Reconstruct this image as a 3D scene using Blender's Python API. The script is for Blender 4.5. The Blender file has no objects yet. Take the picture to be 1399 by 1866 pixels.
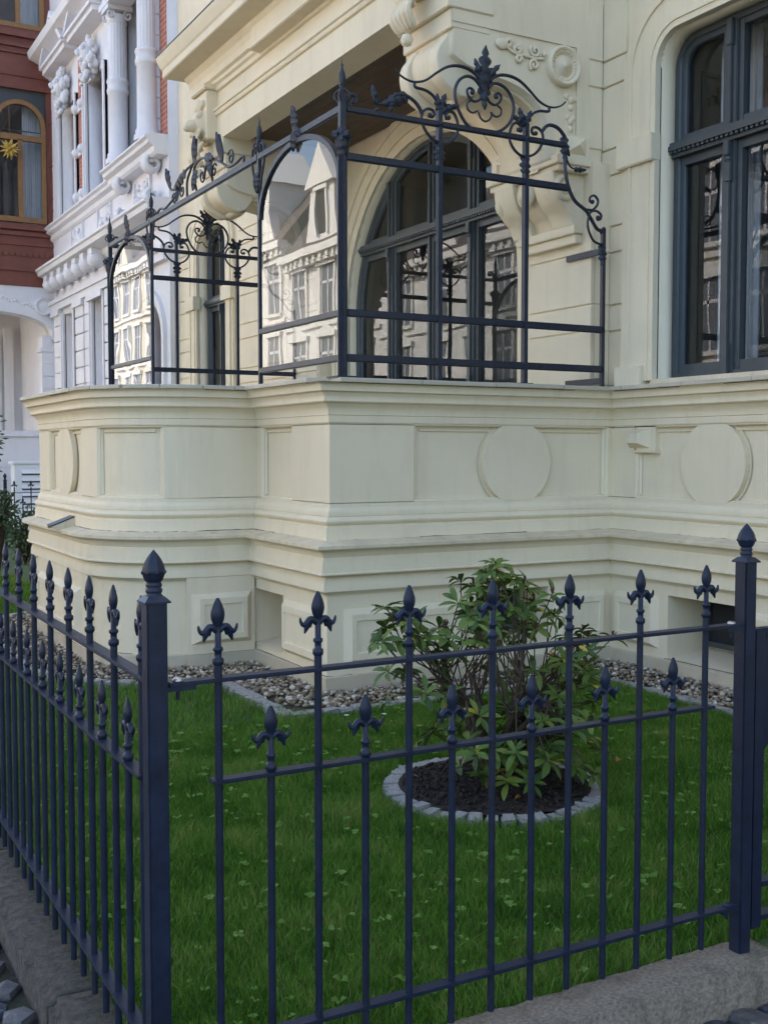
import bpy, bmesh, math, random
import numpy as np
from mathutils import Vector, Matrix, noise
R = math.radians
random.seed(7); rng = np.random.default_rng(7)
scene = bpy.context.scene
col = scene.collection

# ------------------------------------------------------------------ camera
cd = bpy.data.cameras.new('camera'); cam = bpy.data.objects.new('camera', cd); col.objects.link(cam)
cd.sensor_fit = 'VERTICAL'; cd.sensor_height = 24.0; cd.lens = 24.0 * 2034.4 / 1866.0
cd.clip_start = 0.05; cd.clip_end = 2000
cam.location = (0, 0, 1.6)
cam.rotation_euler = (R(90 - 3.118), 0, R(-29.02))
scene.camera = cam
# ------------------------------------------------------------------ sky, sun, exposure
SUN_EL, SUN_AZ = 40.0, 78.0          # azimuth clockwise from +y: the sun stands behind the house
w = bpy.data.worlds.new('World'); scene.world = w; w.use_nodes = True
nt = w.node_tree; bg = nt.nodes['Background']
sky = nt.nodes.new('ShaderNodeTexSky'); sky.sky_type = 'NISHITA'; sky.sun_disc = False
sky.sun_elevation = R(SUN_EL); sky.sun_rotation = R(SUN_AZ)
sky.air_density = 1.0; sky.dust_density = 3.0; sky.ozone_density = 0.6
nt.links.new(sky.outputs[0], bg.inputs[0]); bg.inputs[1].default_value = 0.15
sl = bpy.data.lights.new('sun', 'SUN'); sun = bpy.data.objects.new('sun', sl); col.objects.link(sun)
sl.energy = 2.6; sl.angle = R(0.5); sl.color = (1.0, 0.95, 0.87)
sdir = Vector((math.sin(R(SUN_AZ)) * math.cos(R(SUN_EL)), math.cos(R(SUN_AZ)) * math.cos(R(SUN_EL)), math.sin(R(SUN_EL))))
sun.rotation_euler = sdir.to_track_quat('Z', 'Y').to_euler(); sun.location = (20, 5, 30)
vs = scene.view_settings; vs.view_transform = 'Standard'; vs.look = 'None'; vs.gamma = 1.0; vs.exposure = 2.12
vs.use_curve_mapping = False

# ------------------------------------------------------------------ materials
M = {}
def mat(name, c, rough=0.6, var=0.0, scale=8.0, bump=0.0, bscale=60.0, metal=0.0, spec=0.5, c2=None, detail=6.0, stain=0.0, stainc=(0.1,0.09,0.07)):
    m = bpy.data.materials.new(name); m.use_nodes = True; t = m.node_tree; b = t.nodes['Principled BSDF']
    b.inputs['Roughness'].default_value = rough; b.inputs['Metallic'].default_value = metal
    b.inputs['Specular IOR Level'].default_value = spec
    g = t.nodes.new('ShaderNodeNewGeometry')
    out = None
    if var or c2:
        n = t.nodes.new('ShaderNodeTexNoise'); n.inputs['Scale'].default_value = scale; n.inputs['Detail'].default_value = detail
        n.inputs['Roughness'].default_value = 0.6
        t.links.new(g.outputs['Position'], n.inputs['Vector'])
        r = t.nodes.new('ShaderNodeValToRGB')
        a = [x * (1 - var) for x in c]; d = list(c2) if c2 else [min(1, x * (1 + var)) for x in c]
        r.color_ramp.elements[0].position = 0.32; r.color_ramp.elements[1].position = 0.68
        r.color_ramp.elements[0].color = (*a, 1); r.color_ramp.elements[1].color = (*d, 1)
        t.links.new(n.outputs[0], r.inputs[0]); out = r.outputs[0]
    if stain:
        mp = t.nodes.new('ShaderNodeMapping'); mp.inputs['Scale'].default_value = (3.5, 3.5, 0.45)
        t.links.new(g.outputs['Position'], mp.inputs[0])
        n2 = t.nodes.new('ShaderNodeTexNoise'); n2.inputs['Scale'].default_value = 2.4; n2.inputs['Detail'].default_value = 8; n2.inputs['Roughness'].default_value = 0.7
        t.links.new(mp.outputs[0], n2.inputs['Vector'])
        r2 = t.nodes.new('ShaderNodeValToRGB'); r2.color_ramp.elements[0].position = 0.50; r2.color_ramp.elements[1].position = 0.78
        r2.color_ramp.elements[0].color = (0,0,0,1); r2.color_ramp.elements[1].color = (stain,)*3 + (1,)
        t.links.new(n2.outputs[0], r2.inputs[0])
        mx = t.nodes.new('ShaderNodeMix'); mx.data_type = 'RGBA'
        t.links.new(r2.outputs[0], mx.inputs[0])
        if out: t.links.new(out, mx.inputs[6])
        else: mx.inputs[6].default_value = (*c, 1)
        mx.inputs[7].default_value = (*stainc, 1); out = mx.outputs[2]
    if out: t.links.new(out, b.inputs['Base Color'])
    else: b.inputs['Base Color'].default_value = (*c, 1)
    if bump:
        n = t.nodes.new('ShaderNodeTexNoise'); n.inputs['Scale'].default_value = bscale; n.inputs['Detail'].default_value = 5
        t.links.new(g.outputs['Position'], n.inputs['Vector'])
        bp = t.nodes.new('ShaderNodeBump'); bp.inputs['Strength'].default_value = bump; bp.inputs['Distance'].default_value = 0.01
        t.links.new(n.outputs[0], bp.inputs['Height']); t.links.new(bp.outputs[0], b.inputs['Normal'])
    M[name] = m; return m

CREAM = (0.735, 0.635, 0.452)
mat('cream', CREAM, 0.75, 0.05, 1.1, 0.18, 110, stain=0.34, stainc=(0.50, 0.43, 0.30))
mat('cream_ledge', (0.63, 0.53, 0.365), 0.7, 0.10, 5, 0.12, 60, stain=0.55, stainc=(0.27, 0.25, 0.20))
mat('plinth', (0.50, 0.43, 0.31), 0.8, 0.08, 4, 0.15, 60, stain=0.4, stainc=(0.30, 0.27, 0.21))
mat('coping', (0.48, 0.425, 0.325), 0.6, 0.12, 4, 0.1, 40)
mat('iron', (0.0112, 0.0172, 0.036), 0.40, 0.28, 18, 0.08, 200, spec=0.32, stain=0.45, stainc=(0.035, 0.032, 0.034))
mat('screen_iron', (0.0155, 0.020, 0.034), 0.48, 0.3, 20, 0.15, 140, stain=0.4, stainc=(0.045, 0.040, 0.036))
mat('bolt', (0.45, 0.42, 0.38), 0.35, 0.2, 60, metal=0.9)
mat('frame_grey', (0.046, 0.056, 0.062), 0.45, 0.08, 10)
mat('brown_wood', (0.095, 0.062, 0.040), 0.6, 0.25, 6, 0.1, 30)
mat('room', (0.19, 0.17, 0.155), 0.9, 0.3, 1.2)
mat('room_dark', (0.02, 0.02, 0.022), 0.9)
mat('white', (0.70, 0.68, 0.69), 0.7, 0.04, 3, 0.1, 60, stain=0.25, stainc=(0.50, 0.49, 0.50))
mat('red_wood', (0.165, 0.048, 0.030), 0.55, 0.12, 7, 0.08, 40)
mat('ochre_wood', (0.235, 0.118, 0.038), 0.5, 0.12, 10)
mat('star', (0.50, 0.34, 0.07), 0.5)
mat('slate', (0.055, 0.055, 0.065), 0.6, 0.25, 3)
mat('zinc', (0.22, 0.25, 0.24), 0.45, 0.1, 6)
mat('granite', (0.190, 0.155, 0.115), 0.88, 0.42, 80, 0.45, 170, stain=0.9, stainc=(0.060, 0.048, 0.032))
mat('granite_l', (0.27, 0.255, 0.235), 0.85, 0.30, 90, 0.4, 120)
mat('moss_stone', (0.052, 0.046, 0.038), 0.88, 0.6, 30, 0.9, 80, stain=0.9, stainc=(0.030, 0.036, 0.018))
mat('cobble', (0.036, 0.041, 0.055), 0.38, 0.45, 26, 0.35, 70)
mat('cobble_l', (0.09, 0.085, 0.085), 0.45, 0.4, 30, 0.35, 70)
mat('joint_soil', (0.035, 0.028, 0.018), 0.95, 0.5, 30, 0.5, 80, stain=0.9, stainc=(0.04, 0.075, 0.02))
mat('joint_dirt', (0.13, 0.105, 0.075), 0.95, 0.5, 40)
mat('asphalt', (0.06, 0.06, 0.06), 0.9, 0.2, 20)
mat('soil', (0.020, 0.013, 0.009), 0.95, 0.5, 22, 0.8, 45)
mat('lawn_soil', (0.05, 0.085, 0.02), 0.95, 0.4, 14, 0.4, 60)
mat('bark', (0.06, 0.04, 0.025), 0.9, 0.4, 40, 0.4, 90)
mat('dry_bud', (0.085, 0.035, 0.02), 0.9, 0.3, 60)
mat('dry_leaf', (0.30, 0.11, 0.03), 0.7, 0.3, 40)
mat('louvre_paint', (0.70, 0.72, 0.74), 0.5)
mat('opp_cream', (0.62, 0.57, 0.46), 0.8, 0.06, 0.6)
mat('opp_white', (0.70, 0.69, 0.67), 0.8, 0.05, 0.6)
mat('opp_tan', (0.50, 0.39, 0.26), 0.8, 0.06, 0.6)
mat('opp_trim', (0.72, 0.71, 0.68), 0.8)
mat('roof_tile', (0.085, 0.068, 0.062), 0.8, 0.2, 1.5)
mat('curtain', (0.62, 0.62, 0.66), 0.9, 0.08, 5)
mat('opp_pane', (0.13, 0.14, 0.16), 0.25)
mat('petal', (0.8, 0.8, 0.78), 0.7)
def brick_mat():
    m = bpy.data.materials.new('brick'); m.use_nodes = True; t = m.node_tree; b = t.nodes['Principled BSDF']; b.inputs['Roughness'].default_value = 0.85
    g = t.nodes.new('ShaderNodeNewGeometry'); mp = t.nodes.new('ShaderNodeMapping'); mp.inputs['Rotation'].default_value = (R(90), 0, R(90))
    br = t.nodes.new('ShaderNodeTexBrick'); br.inputs['Scale'].default_value = 1.0
    br.inputs['Color1'].default_value = (0.42, 0.13, 0.075, 1); br.inputs['Color2'].default_value = (0.33, 0.10, 0.06, 1); br.inputs['Mortar'].default_value = (0.45, 0.32, 0.26, 1)
    br.inputs['Mortar Size'].default_value = 0.008; br.inputs['Brick Width'].default_value = 0.24; br.inputs['Row Height'].default_value = 0.08
    sx = t.nodes.new('ShaderNodeSeparateXYZ'); cx = t.nodes.new('ShaderNodeCombineXYZ')
    t.links.new(g.outputs['Position'], sx.inputs[0]); t.links.new(sx.outputs[1], cx.inputs[0]); t.links.new(sx.outputs[2], cx.inputs[1])
    t.links.new(cx.outputs[0], br.inputs['Vector']); t.links.new(br.outputs[0], b.inputs['Base Color'])
    M['brick'] = m
brick_mat()
def glass_mat(name, ior, wav, tint=(1,1,1), wscale=1.3):
    m = bpy.data.materials.new(name); m.use_nodes = True; t = m.node_tree
    for n in list(t.nodes):
        if n.type != 'OUTPUT_MATERIAL': t.nodes.remove(n)
    o = [n for n in t.nodes if n.type == 'OUTPUT_MATERIAL'][0]
    tr = t.nodes.new('ShaderNodeBsdfTransparent'); tr.inputs[0].default_value = (*tint, 1)
    gl = t.nodes.new('ShaderNodeBsdfGlossy'); gl.inputs['Roughness'].default_value = 0.0
    fr = t.nodes.new('ShaderNodeFresnel')
    mx = t.nodes.new('ShaderNodeMixShader')
    g = t.nodes.new('ShaderNodeNewGeometry'); n = t.nodes.new('ShaderNodeTexNoise'); n.inputs['Scale'].default_value = wscale; n.inputs['Detail'].default_value = 1
    t.links.new(g.outputs['Position'], n.inputs['Vector'])
    bp = t.nodes.new('ShaderNodeBump'); bp.inputs['Strength'].default_value = 1.0; bp.inputs['Distance'].default_value = wav
    t.links.new(n.outputs[0], bp.inputs['Height']); t.links.new(bp.outputs[0], gl.inputs['Normal'])
    # a thin sheet reflects alike from both sides: undo the index flip on the back
    bk = t.nodes.new('ShaderNodeMapRange'); bk.inputs['To Min'].default_value = ior; bk.inputs['To Max'].default_value = 1.0/ior
    t.links.new(g.outputs['Backfacing'], bk.inputs['Value']); t.links.new(bk.outputs[0], fr.inputs[0])
    t.links.new(fr.outputs[0], mx.inputs[0]); t.links.new(tr.outputs[0], mx.inputs[1]); t.links.new(gl.outputs[0], mx.inputs[2])
    t.links.new(mx.outputs[0], o.inputs[0]); M[name] = m
glass_mat('glass', 1.66, 0.0016, (0.80, 0.83, 0.83))
glass_mat('screen_glass', 2.0, 0.0010, (0.42, 0.44, 0.46), 1.6)
glass_mat('side_glass', 1.35, 0.001, (0.95, 0.97, 0.96))
def leafy(name, base, trans=0.35, rough=0.45, spec=0.4):
    """leaf material: colour varies per face through a colour attribute 'tone'"""
    m = bpy.data.materials.new(name); m.use_nodes = True; t = m.node_tree; b = t.nodes['Principled BSDF']
    b.inputs['Roughness'].default_value = rough; b.inputs['Specular IOR Level'].default_value = spec
    o = [n for n in t.nodes if n.type == 'OUTPUT_MATERIAL'][0]
    at = t.nodes.new('ShaderNodeAttribute'); at.attribute_name = 'tone'
    r = t.nodes.new('ShaderNodeValToRGB')
    r.color_ramp.elements[0].color = (*base[0], 1); r.color_ramp.elements[1].color = (*base[-1], 1)
    for i, c in enumerate(base[1:-1]):
        e = r.color_ramp.elements.new((i + 1) / (len(base) - 1)); e.color = (*c, 1)
    t.links.new(at.outputs['Fac'], r.inputs[0]); t.links.new(r.outputs[0], b.inputs['Base Color'])
    tl = t.nodes.new('ShaderNodeBsdfTranslucent'); t.links.new(r.outputs[0], tl.inputs[0])
    mx = t.nodes.new('ShaderNodeMixShader'); mx.inputs[0].default_value = trans
    t.links.new(b.outputs[0], mx.inputs[1]); t.links.new(tl.outputs[0], mx.inputs[2]); t.links.new(mx.outputs[0], o.inputs[0])
    M[name] = m
leafy('grass', [(0.044, 0.108, 0.012), (0.080, 0.190, 0.020), (0.135, 0.265, 0.036), (0.26, 0.26, 0.085)], 0.3, 0.6, 0.10)
leafy('weed', [(0.08, 0.18, 0.025), (0.125, 0.235, 0.04), (0.18, 0.28, 0.07)], 0.3, 0.6, 0.15)
leafy('rhodo', [(0.026, 0.052, 0.012), (0.054, 0.098, 0.018), (0.100, 0.158, 0.026), (0.18, 0.215, 0.042), (0.52, 0.38, 0.04)], 0.18, 0.42, 0.28)
leafy('far_leaf', [(0.03, 0.06, 0.02), (0.07, 0.12, 0.04)], 0.25, 0.5)
leafy('pebble', [(0.07, 0.050, 0.032), (0.24, 0.16, 0.085), (0.16, 0.132, 0.10), (0.34, 0.26, 0.17), (0.52, 0.46, 0.37)], 0.0, 0.6)

# ------------------------------------------------------------------ helpers
def tag(o, label=None, cat=None, group=None, kind=None):
    if label: o['label'] = label
    if cat: o['category'] = cat
    if group: o['group'] = group
    if kind: o['kind'] = kind
    return o
def link(o, parent=None):
    col.objects.link(o)
    if parent is not None: o.parent = parent
    return o
def thing(name, label, cat, loc=(0,0,0), rz=0, group=None):
    o = bpy.data.objects.new(name, None); link(o); o.location = loc; o.rotation_euler = (0, 0, rz); o.empty_display_size = 0.1
    return tag(o, label, cat, group)
def inst(name, me, parent=None, loc=(0,0,0), rot=(0,0,0), sc=(1,1,1)):
    o = bpy.data.objects.new(name, me); link(o, parent); o.location = loc; o.rotation_euler = rot; o.scale = sc
    return o
class MB:
    def __init__(s): s.v = []; s.f = []; s.sm = []
    def add(s, vs, fs, smooth=False):
        k = len(s.v); s.v.extend([tuple(v) for v in vs]); s.f.extend([[i + k for i in f] for f in fs]); s.sm.extend([smooth] * len(fs)); return s
    def box(s, x0, x1, y0, y1, z0, z1):
        x0, x1 = sorted((x0, x1)); y0, y1 = sorted((y0, y1)); z0, z1 = sorted((z0, z1))
        return s.add([(x0,y0,z0),(x1,y0,z0),(x1,y1,z0),(x0,y1,z0),(x0,y0,z1),(x1,y0,z1),(x1,y1,z1),(x0,y1,z1)],
                     [(3,2,1,0),(4,5,6,7),(0,1,5,4),(1,2,6,5),(2,3,7,6),(3,0,4,7)])
    def tube(s, pts, r, n=6, cap=True, flat=None, axis=None, smooth=True):
        """tube along pts; r a number or list; flat=(axis vector, factor) squeezes the section along axis"""
        P = [Vector(p) for p in pts]; m = len(P); rr = r if isinstance(r, (list, tuple)) else [r] * m
        vs = []; up = None
        for i, p in enumerate(P):
            t = (P[min(i+1, m-1)] - P[max(i-1, 0)])
            if t.length < 1e-9: t = Vector((0,0,1))
            t.normalize()
            if up is None:
                up = Vector(axis) if axis else (Vector((0,0,1)) if abs(t.z) < 0.9 else Vector((1,0,0)))
            u = up - t * up.dot(t)
            if u.length < 1e-6: u = t.orthogonal()
            u.normalize(); b = t.cross(u); up = u
            for k in range(n):
                a = 2 * math.pi * (k + .5) / n; d = (u * math.cos(a) + b * math.sin(a)) * rr[i]
                if flat:
                    ax = Vector(flat[0]); d = d + ax * (d.dot(ax)) * (flat[1] - 1)
                vs.append(p + d)
        fs = [(i*n + k, i*n + (k+1) % n, (i+1)*n + (k+1) % n, (i+1)*n + k) for i in range(m-1) for k in range(n)]
        s.add(vs, fs, smooth)
        if cap: s.add([vs[k] for k in range(n)], [tuple(range(n))[::-1]]); s.add([vs[(m-1)*n + k] for k in range(n)], [tuple(range(n))])
        return s
    def lathe(s, prof, c=(0,0,0), n=16, axis='z', smooth=True, sy=1.0):
        vs = []; m = len(prof)
        for (r, h) in prof:
            for k in range(n):
                a = 2 * math.pi * k / n; p, q = r * math.cos(a), r * math.sin(a) * sy
                vs.append({'z': (c[0]+p, c[1]+q, c[2]+h), 'x': (c[0]+h, c[1]+p, c[2]+q), 'y': (c[0]+p, c[1]+h, c[2]+q)}[axis])
        fs = [(i*n + k, i*n + (k+1) % n, (i+1)*n + (k+1) % n, (i+1)*n + k) for i in range(m-1) for k in range(n)]
        s.add(vs, fs, smooth)
        if prof[0][0] > 1e-4: s.add(vs[:n], [tuple(range(n))[::-1]])
        if prof[-1][0] > 1e-4: s.add(vs[-n:], [tuple(range(n))])
        return s
    def ball(s, c, r, n=10, rx=None):
        rx = rx or (1, 1, 1); vs = []; m = max(5, n // 2 + 1)
        for i in range(m):
            th = math.pi * i / (m - 1)
            for k in range(n):
                a = 2 * math.pi * k / n
                vs.append((c[0] + r*rx[0]*math.sin(th)*math.cos(a), c[1] + r*rx[1]*math.sin(th)*math.sin(a), c[2] + r*rx[2]*math.cos(th)))
        return s.add(vs, [(i*n + k, (i+1)*n + k, (i+1)*n + (k+1) % n, i*n + (k+1) % n) for i in range(m-1) for k in range(n)], True)
    def prism(s, poly, plane, a, b):
        """convex-ish polygon in a plane ('xy','xz','yz') extruded from a to b along the third axis"""
        n = len(poly)
        def P(p, h): return {'xy': (p[0], p[1], h), 'xz': (p[0], h, p[1]), 'yz': (h, p[0], p[1])}[plane]
        vs = [P(p, a) for p in poly] + [P(p, b) for p in poly]
        return s.add(vs, [tuple(range(n))[::-1], tuple(range(n, 2*n))] + [(i, (i+1) % n, n + (i+1) % n, n + i) for i in range(n)])
    def pyramid(s, c, u, v, nrm, h, top=0.0):
        """raised boss: base rect c +- u +- v, top scaled, height h along nrm"""
        c, u, v, nrm = map(Vector, (c, u, v, nrm)); b = [c - u - v, c + u - v, c + u + v, c - u + v]
        t = [c + nrm*h + (p - c)*top for p in b]
        return s.add(b + t, [(0,1,5,4),(1,2,6,5),(2,3,7,6),(3,0,4,7),(4,5,6,7)])
    def mesh(s, name, m, bevel=0.0, fix=True):
        me = bpy.data.meshes.new(name); me.from_pydata(s.v, [], s.f)
        me.polygons.foreach_set('use_smooth', s.sm)
        if fix or bevel:
            bm = bmesh.new(); bm.from_mesh(me)
            if bevel:
                bmesh.ops.remove_doubles(bm, verts=bm.verts, dist=1e-5)
                ed = [e for e in bm.edges if len(e.link_faces) == 2 and e.calc_face_angle(0) > 0.5]
                bmesh.ops.bevel(bm, geom=ed, offset=bevel, segments=2, affect='EDGES', clamp_overlap=True)
            bmesh.ops.recalc_face_normals(bm, faces=bm.faces); bm.to_mesh(me); bm.free()
        me.materials.append(M[m] if isinstance(m, str) else m); me.update(); return me
    def build(s, name, m, parent=None, bevel=0.0, fix=True):
        return inst(name, s.mesh(name, m, bevel, fix), parent)
def spline(pts, k=5):
    P = [Vector(p) for p in pts]; out = []
    for i in range(len(P) - 1):
        p0, p1, p2, p3 = P[max(i-1,0)], P[i], P[i+1], P[min(i+2, len(P)-1)]
        for j in range(k):
            t = j / k
            out.append(0.5 * ((2*p1) + (p2-p0)*t + (2*p0 - 5*p1 + 4*p2 - p3)*t*t + (3*p1 - p0 - 3*p2 + p3)*t**3))
    out.append(P[-1]); return out
def plate(name, outer, holes, plane, a, b, m, parent=None, bevel=0.0):
    """flat plate with holes (2D outlines) between a and b on the third axis, made from a filled 2D curve"""
    cu = bpy.data.curves.new(name, 'CURVE'); cu.dimensions = '2D'; cu.fill_mode = 'BOTH'; cu.extrude = abs(b - a) / 2
    if bevel: cu.bevel_depth = bevel; cu.bevel_resolution = 1; cu.offset = -bevel
    for poly in [outer] + holes:
        sp = cu.splines.new('POLY'); sp.points.add(len(poly) - 1); sp.use_cyclic_u = True
        for p, q in zip(sp.points, poly): p.co = (q[0], q[1], 0, 1)
    o = bpy.data.objects.new(name, cu); col.objects.link(o)
    dg = bpy.context.evaluated_depsgraph_get(); dg.update()
    me = bpy.data.meshes.new_from_object(o.evaluated_get(dg)); bpy.data.objects.remove(o); bpy.data.curves.remove(cu)
    mid = (a + b) / 2
    for v in me.vertices:
        x, y, z = v.co
        v.co = {'xy': (x, y, mid + z), 'xz': (x, mid + z, y), 'yz': (mid + z, x, y)}[plane]
    bm = bmesh.new(); bm.from_mesh(me); bmesh.ops.remove_doubles(bm, verts=bm.verts, dist=1e-5); bmesh.ops.recalc_face_normals(bm, faces=bm.faces); bm.to_mesh(me); bm.free()
    me.materials.clear(); me.materials.append(M[m]); me.name = name
    return inst(name, me, parent)
def rrect(x0, x1, z0, z1, r, n=8, low=False):
    """rectangle with rounded top corners"""
    p = [(x0, z0), (x1, z0)]
    for i in range(n + 1):
        a = math.pi/2 * i / n; p.append((x1 - r + r*math.cos(a), z1 - r + r*math.sin(a)))
    for i in range(n + 1):
        a = math.pi/2 + math.pi/2 * i / n; p.append((x0 + r + r*math.cos(a), z1 - r + r*math.sin(a)))
    return p
def archpoly(c, half, z0, zc, n=28):
    return [(c - half, z0), (c + half, z0)] + [(c + half*math.cos(math.pi*i/n), zc + half*math.sin(math.pi*i/n)) for i in range(n + 1)]
def big_mesh(name, verts, faces_flat, nper, m, tones=None, parent=None, smooth=False):
    """fast mesh of equal-sized polygons; tones = one value per face"""
    nf = len(faces_flat) // nper
    me = bpy.data.meshes.new(name); me.vertices.add(len(verts)); me.vertices.foreach_set('co', np.asarray(verts, np.float32).ravel())
    me.loops.add(len(faces_flat)); me.loops.foreach_set('vertex_index', np.asarray(faces_flat, np.int32))
    me.polygons.add(nf); me.polygons.foreach_set('loop_start', np.arange(nf, dtype=np.int32) * nper)
    me.update(calc_edges=True)
    if smooth: me.polygons.foreach_set('use_smooth', np.ones(nf, bool))
    if tones is not None:
        a = me.attributes.new('tone', 'FLOAT', 'FACE'); a.data.foreach_set('value', np.asarray(tones, np.float32))
    me.materials.append(M[m]); me.validate(); 
    return inst(name, me, parent)

# ------------------------------------------------------------------ plan of the house base
# body line (offset 0), walked with the outside on the left
PATH = [(5.70, -6.0), (5.70, 6.66), (3.283, 6.66), (3.283, 7.91)]
AC1, AR = (2.83, 8.55), 0.64
for i in range(13):
    a = math.pi/2 * i / 12; PATH.append((AC1[0] - AR*math.sin(a), AC1[1] - AR*math.cos(a)))
AC2 = (2.83, 10.31)
for i in range(13):
    a = math.pi/2 * i / 12; PATH.append((AC2[0] - AR*math.cos(a), AC2[1] + AR*math.sin(a)))
PATH += [(3.283, 10.95), (3.283, 12.20), (5.70, 12.20), (5.70, 16.95)]
PN = np.array(PATH); SEG = np.diff(PN, axis=0); SL = np.hypot(SEG[:,0], SEG[:,1]); CS = np.concatenate([[0], np.cumsum(SL)])
NRM = np.stack([-SEG[:,1], SEG[:,0]], 1) / SL[:,None]
def off(o):
    out = []
    for i, p in enumerate(PN):
        n1 = NRM[max(i-1, 0)]; n2 = NRM[min(i, len(NRM)-1)]
        out.append(p + (n1 + n2) / (1 + n1 @ n2) * o)
    return np.array(out)
def PP(s, o, z):
    i = int(min(max(np.searchsorted(CS, s, 'right') - 1, 0), len(SL) - 1)); t = (s - CS[i]) / SL[i]
    if 1e-5 < t < 1 - 1e-5: p = PN[i]*(1-t) + PN[i+1]*t + NRM[i]*o        # inside a stretch: straight out from the wall
    else: q = off(o); p = q[i] if t <= 1e-5 else q[i+1]                   # at a corner: along the mitre
    return (p[0], p[1], z)
def stops(s0, s1):
    return [s0] + [c for c in CS if s0 + 1e-6 < c < s1 - 1e-6] + [s1]
S_P2 = CS[1]; S_P1 = CS[2]; S_P3 = CS[3]; S_A0 = CS[4]; S_A1 = CS[16]; S_B0 = CS[17]
def sF(y): return CS[0] + (y + 6.0)              # facade y -> s
def sA(x): return S_P2 + (5.70 - x)              # right bay wall x -> s
def sF1(y): return S_P1 + (y - 6.66)
def s4(y): return S_A1 + (y - 8.55)
def sweep(mb, prof, s0, s1, closed=False):
    st = stops(s0, s1); rows = [[PP(s, o, z) for (o, z) in prof] for s in st]; n = len(prof); vs = [p for r in rows for p in r]
    kk = n if closed else n - 1
    mb.add(vs, [(i*n + k, i*n + (k+1) % n, (i+1)*n + (k+1) % n, (i+1)*n + k) for i in range(len(st)-1) for k in range(kk)])
    if closed: mb.add(rows[0], [tuple(range(n))]); mb.add(rows[-1], [tuple(range(n))[::-1]])
    return mb
def pbox(mb, s0, s1, o0, o1, z0, z1): return sweep(mb, [(o0, z0), (o1, z0), (o1, z1), (o0, z1)], s0, s1, True)
def mould(pts, k=3):
    """refine a profile: points marked with a third value True are joined by a smooth curve"""
    return pts
S_END = CS[-1]

# ------------------------------------------------------------------ cream house
house = thing('cream_house', 'cream plastered house with moulded base, bay terrace and overhanging upper bay', 'house', (5.7, 6.66, 0))
def hb(mb, name, m='cream', bevel=0.0):
    o = mb.build(name, m, None, bevel); o.parent = house; o.matrix_parent_inverse = Matrix.Translation((-5.7, -6.66, 0)); return o
def hp(o):
    o.parent = house; o.matrix_parent_inverse = Matrix.Translation((-5.7, -6.66, 0)); return o
# plinth
hb(sweep(MB(), [(-0.3, -0.12), (0.064, -0.12), (0.064, 0.093), (0.058, 0.098), (0.045, 0.10), (-0.05, 0.10)], 0, S_END), 'plinth', 'plinth')
# base wall with niches: rectangles (s0,s1,z0,z1)
BO = 0.045
niches = [(sF(5.34), sF(5.99), 0.105, 0.565), (sA(5.06), sA(4.42), 0.17, 0.60), (sF1(7.33), sF1(7.86), 0.150, 0.565), (sF(3.0), sF(3.65), 0.105, 0.565)]
mb = MB(); cuts = sorted(niches); cur = 0.0
for (a, b, z0, z1) in cuts:
    sweep(mb, [(BO, 0.098), (BO, 0.645)], cur, a); sweep(mb, [(BO, 0.098), (BO, z0)], a, b); sweep(mb, [(BO, z1), (BO, 0.645)], a, b); cur = b
    for s in (a, b): mb.add([PP(s, BO, z0), PP(s, -0.36, z0), PP(s, -0.36, z1), PP(s, BO, z1)], [(0,1,2,3)])
    mb.add([PP(a, BO+0.012, z0-0.004), PP(b, BO+0.012, z0-0.004), PP(b, -0.36, z0+0.05), PP(a, -0.36, z0+0.05)], [(0,1,2,3)])
    mb.add([PP(a, BO, z1), PP(b, BO, z1), PP(b, -0.36, z1), PP(a, -0.36, z1)], [(0,1,2,3)])
    mb.add([PP(a, -0.36, z0), PP(b, -0.36, z0), PP(b, -0.36, z1), PP(a, -0.36, z1)], [(0,1,2,3)])
sweep(mb, [(BO, 0.098), (BO, 0.645)], cur, S_END)
hb(mb, 'base_wall')
for (a, b, z0, z1) in (niches[0], niches[1], niches[3]):       # cellar windows at the back of the niches
    m_ = MB(); 
    for q0, q1, y0, y1 in ((a+.02, b-.02, z0+.07, z0+.11), (a+.02, b-.02, z1-.05, z1-.01), (a+.02, a+.06, z0+.11, z1-.05), (b-.06, b-.02, z0+.11, z1-.05)):
        pbox(m_, q0, q1, -0.35, -0.30, y0, y1)
    wn = hb(m_, 'cellar_window', 'frame_grey'); g_ = MB(); pbox(g_, a+.03, b-.03, -0.345, -0.335, z0+.09, z1-.03)
    g = hb(g_, 'pane', 'room_dark'); g.parent = wn; g.matrix_parent_inverse = Matrix()
# raised blocks of the base (bevelled panels with a sunk centre)
def base_block(s0, s1, z0, z1, d=0.045, bv=0.045):
    m_ = MB(); st = (s0 + s1) / 2
    a = [PP(s0, BO, z0), PP(s1, BO, z0), PP(s1, BO, z1), PP(s0, BO, z1)]
    b = [PP(s0+bv, BO+d, z0+bv*.8), PP(s1-bv, BO+d, z0+bv*.8), PP(s1-bv, BO+d, z1-bv*.8), PP(s0+bv, BO+d, z1-bv*.8)]
    i = bv + 0.035; c = [PP(s0+i, BO+d, z0+i), PP(s1-i, BO+d, z0+i), PP(s1-i, BO+d, z1-i), PP(s0+i, BO+d, z1-i)]
    e = [PP(s0+i+.004, BO+d-.012, z0+i+.004), PP(s1-i-.004, BO+d-.012, z0+i+.004), PP(s1-i-.004, BO+d-.012, z1-i-.004), PP(s0+i+.004, BO+d-.012, z1-i-.004)]
    fs = []
    for k in range(3): fs += [(k*4 + j, k*4 + (j+1) % 4, (k+1)*4 + (j+1) % 4, (k+1)*4 + j) for j in range(4)]
    m_.add(a + b + c + e, fs + [(12, 13, 14, 15)]); hb(m_, 'base_block')
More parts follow.
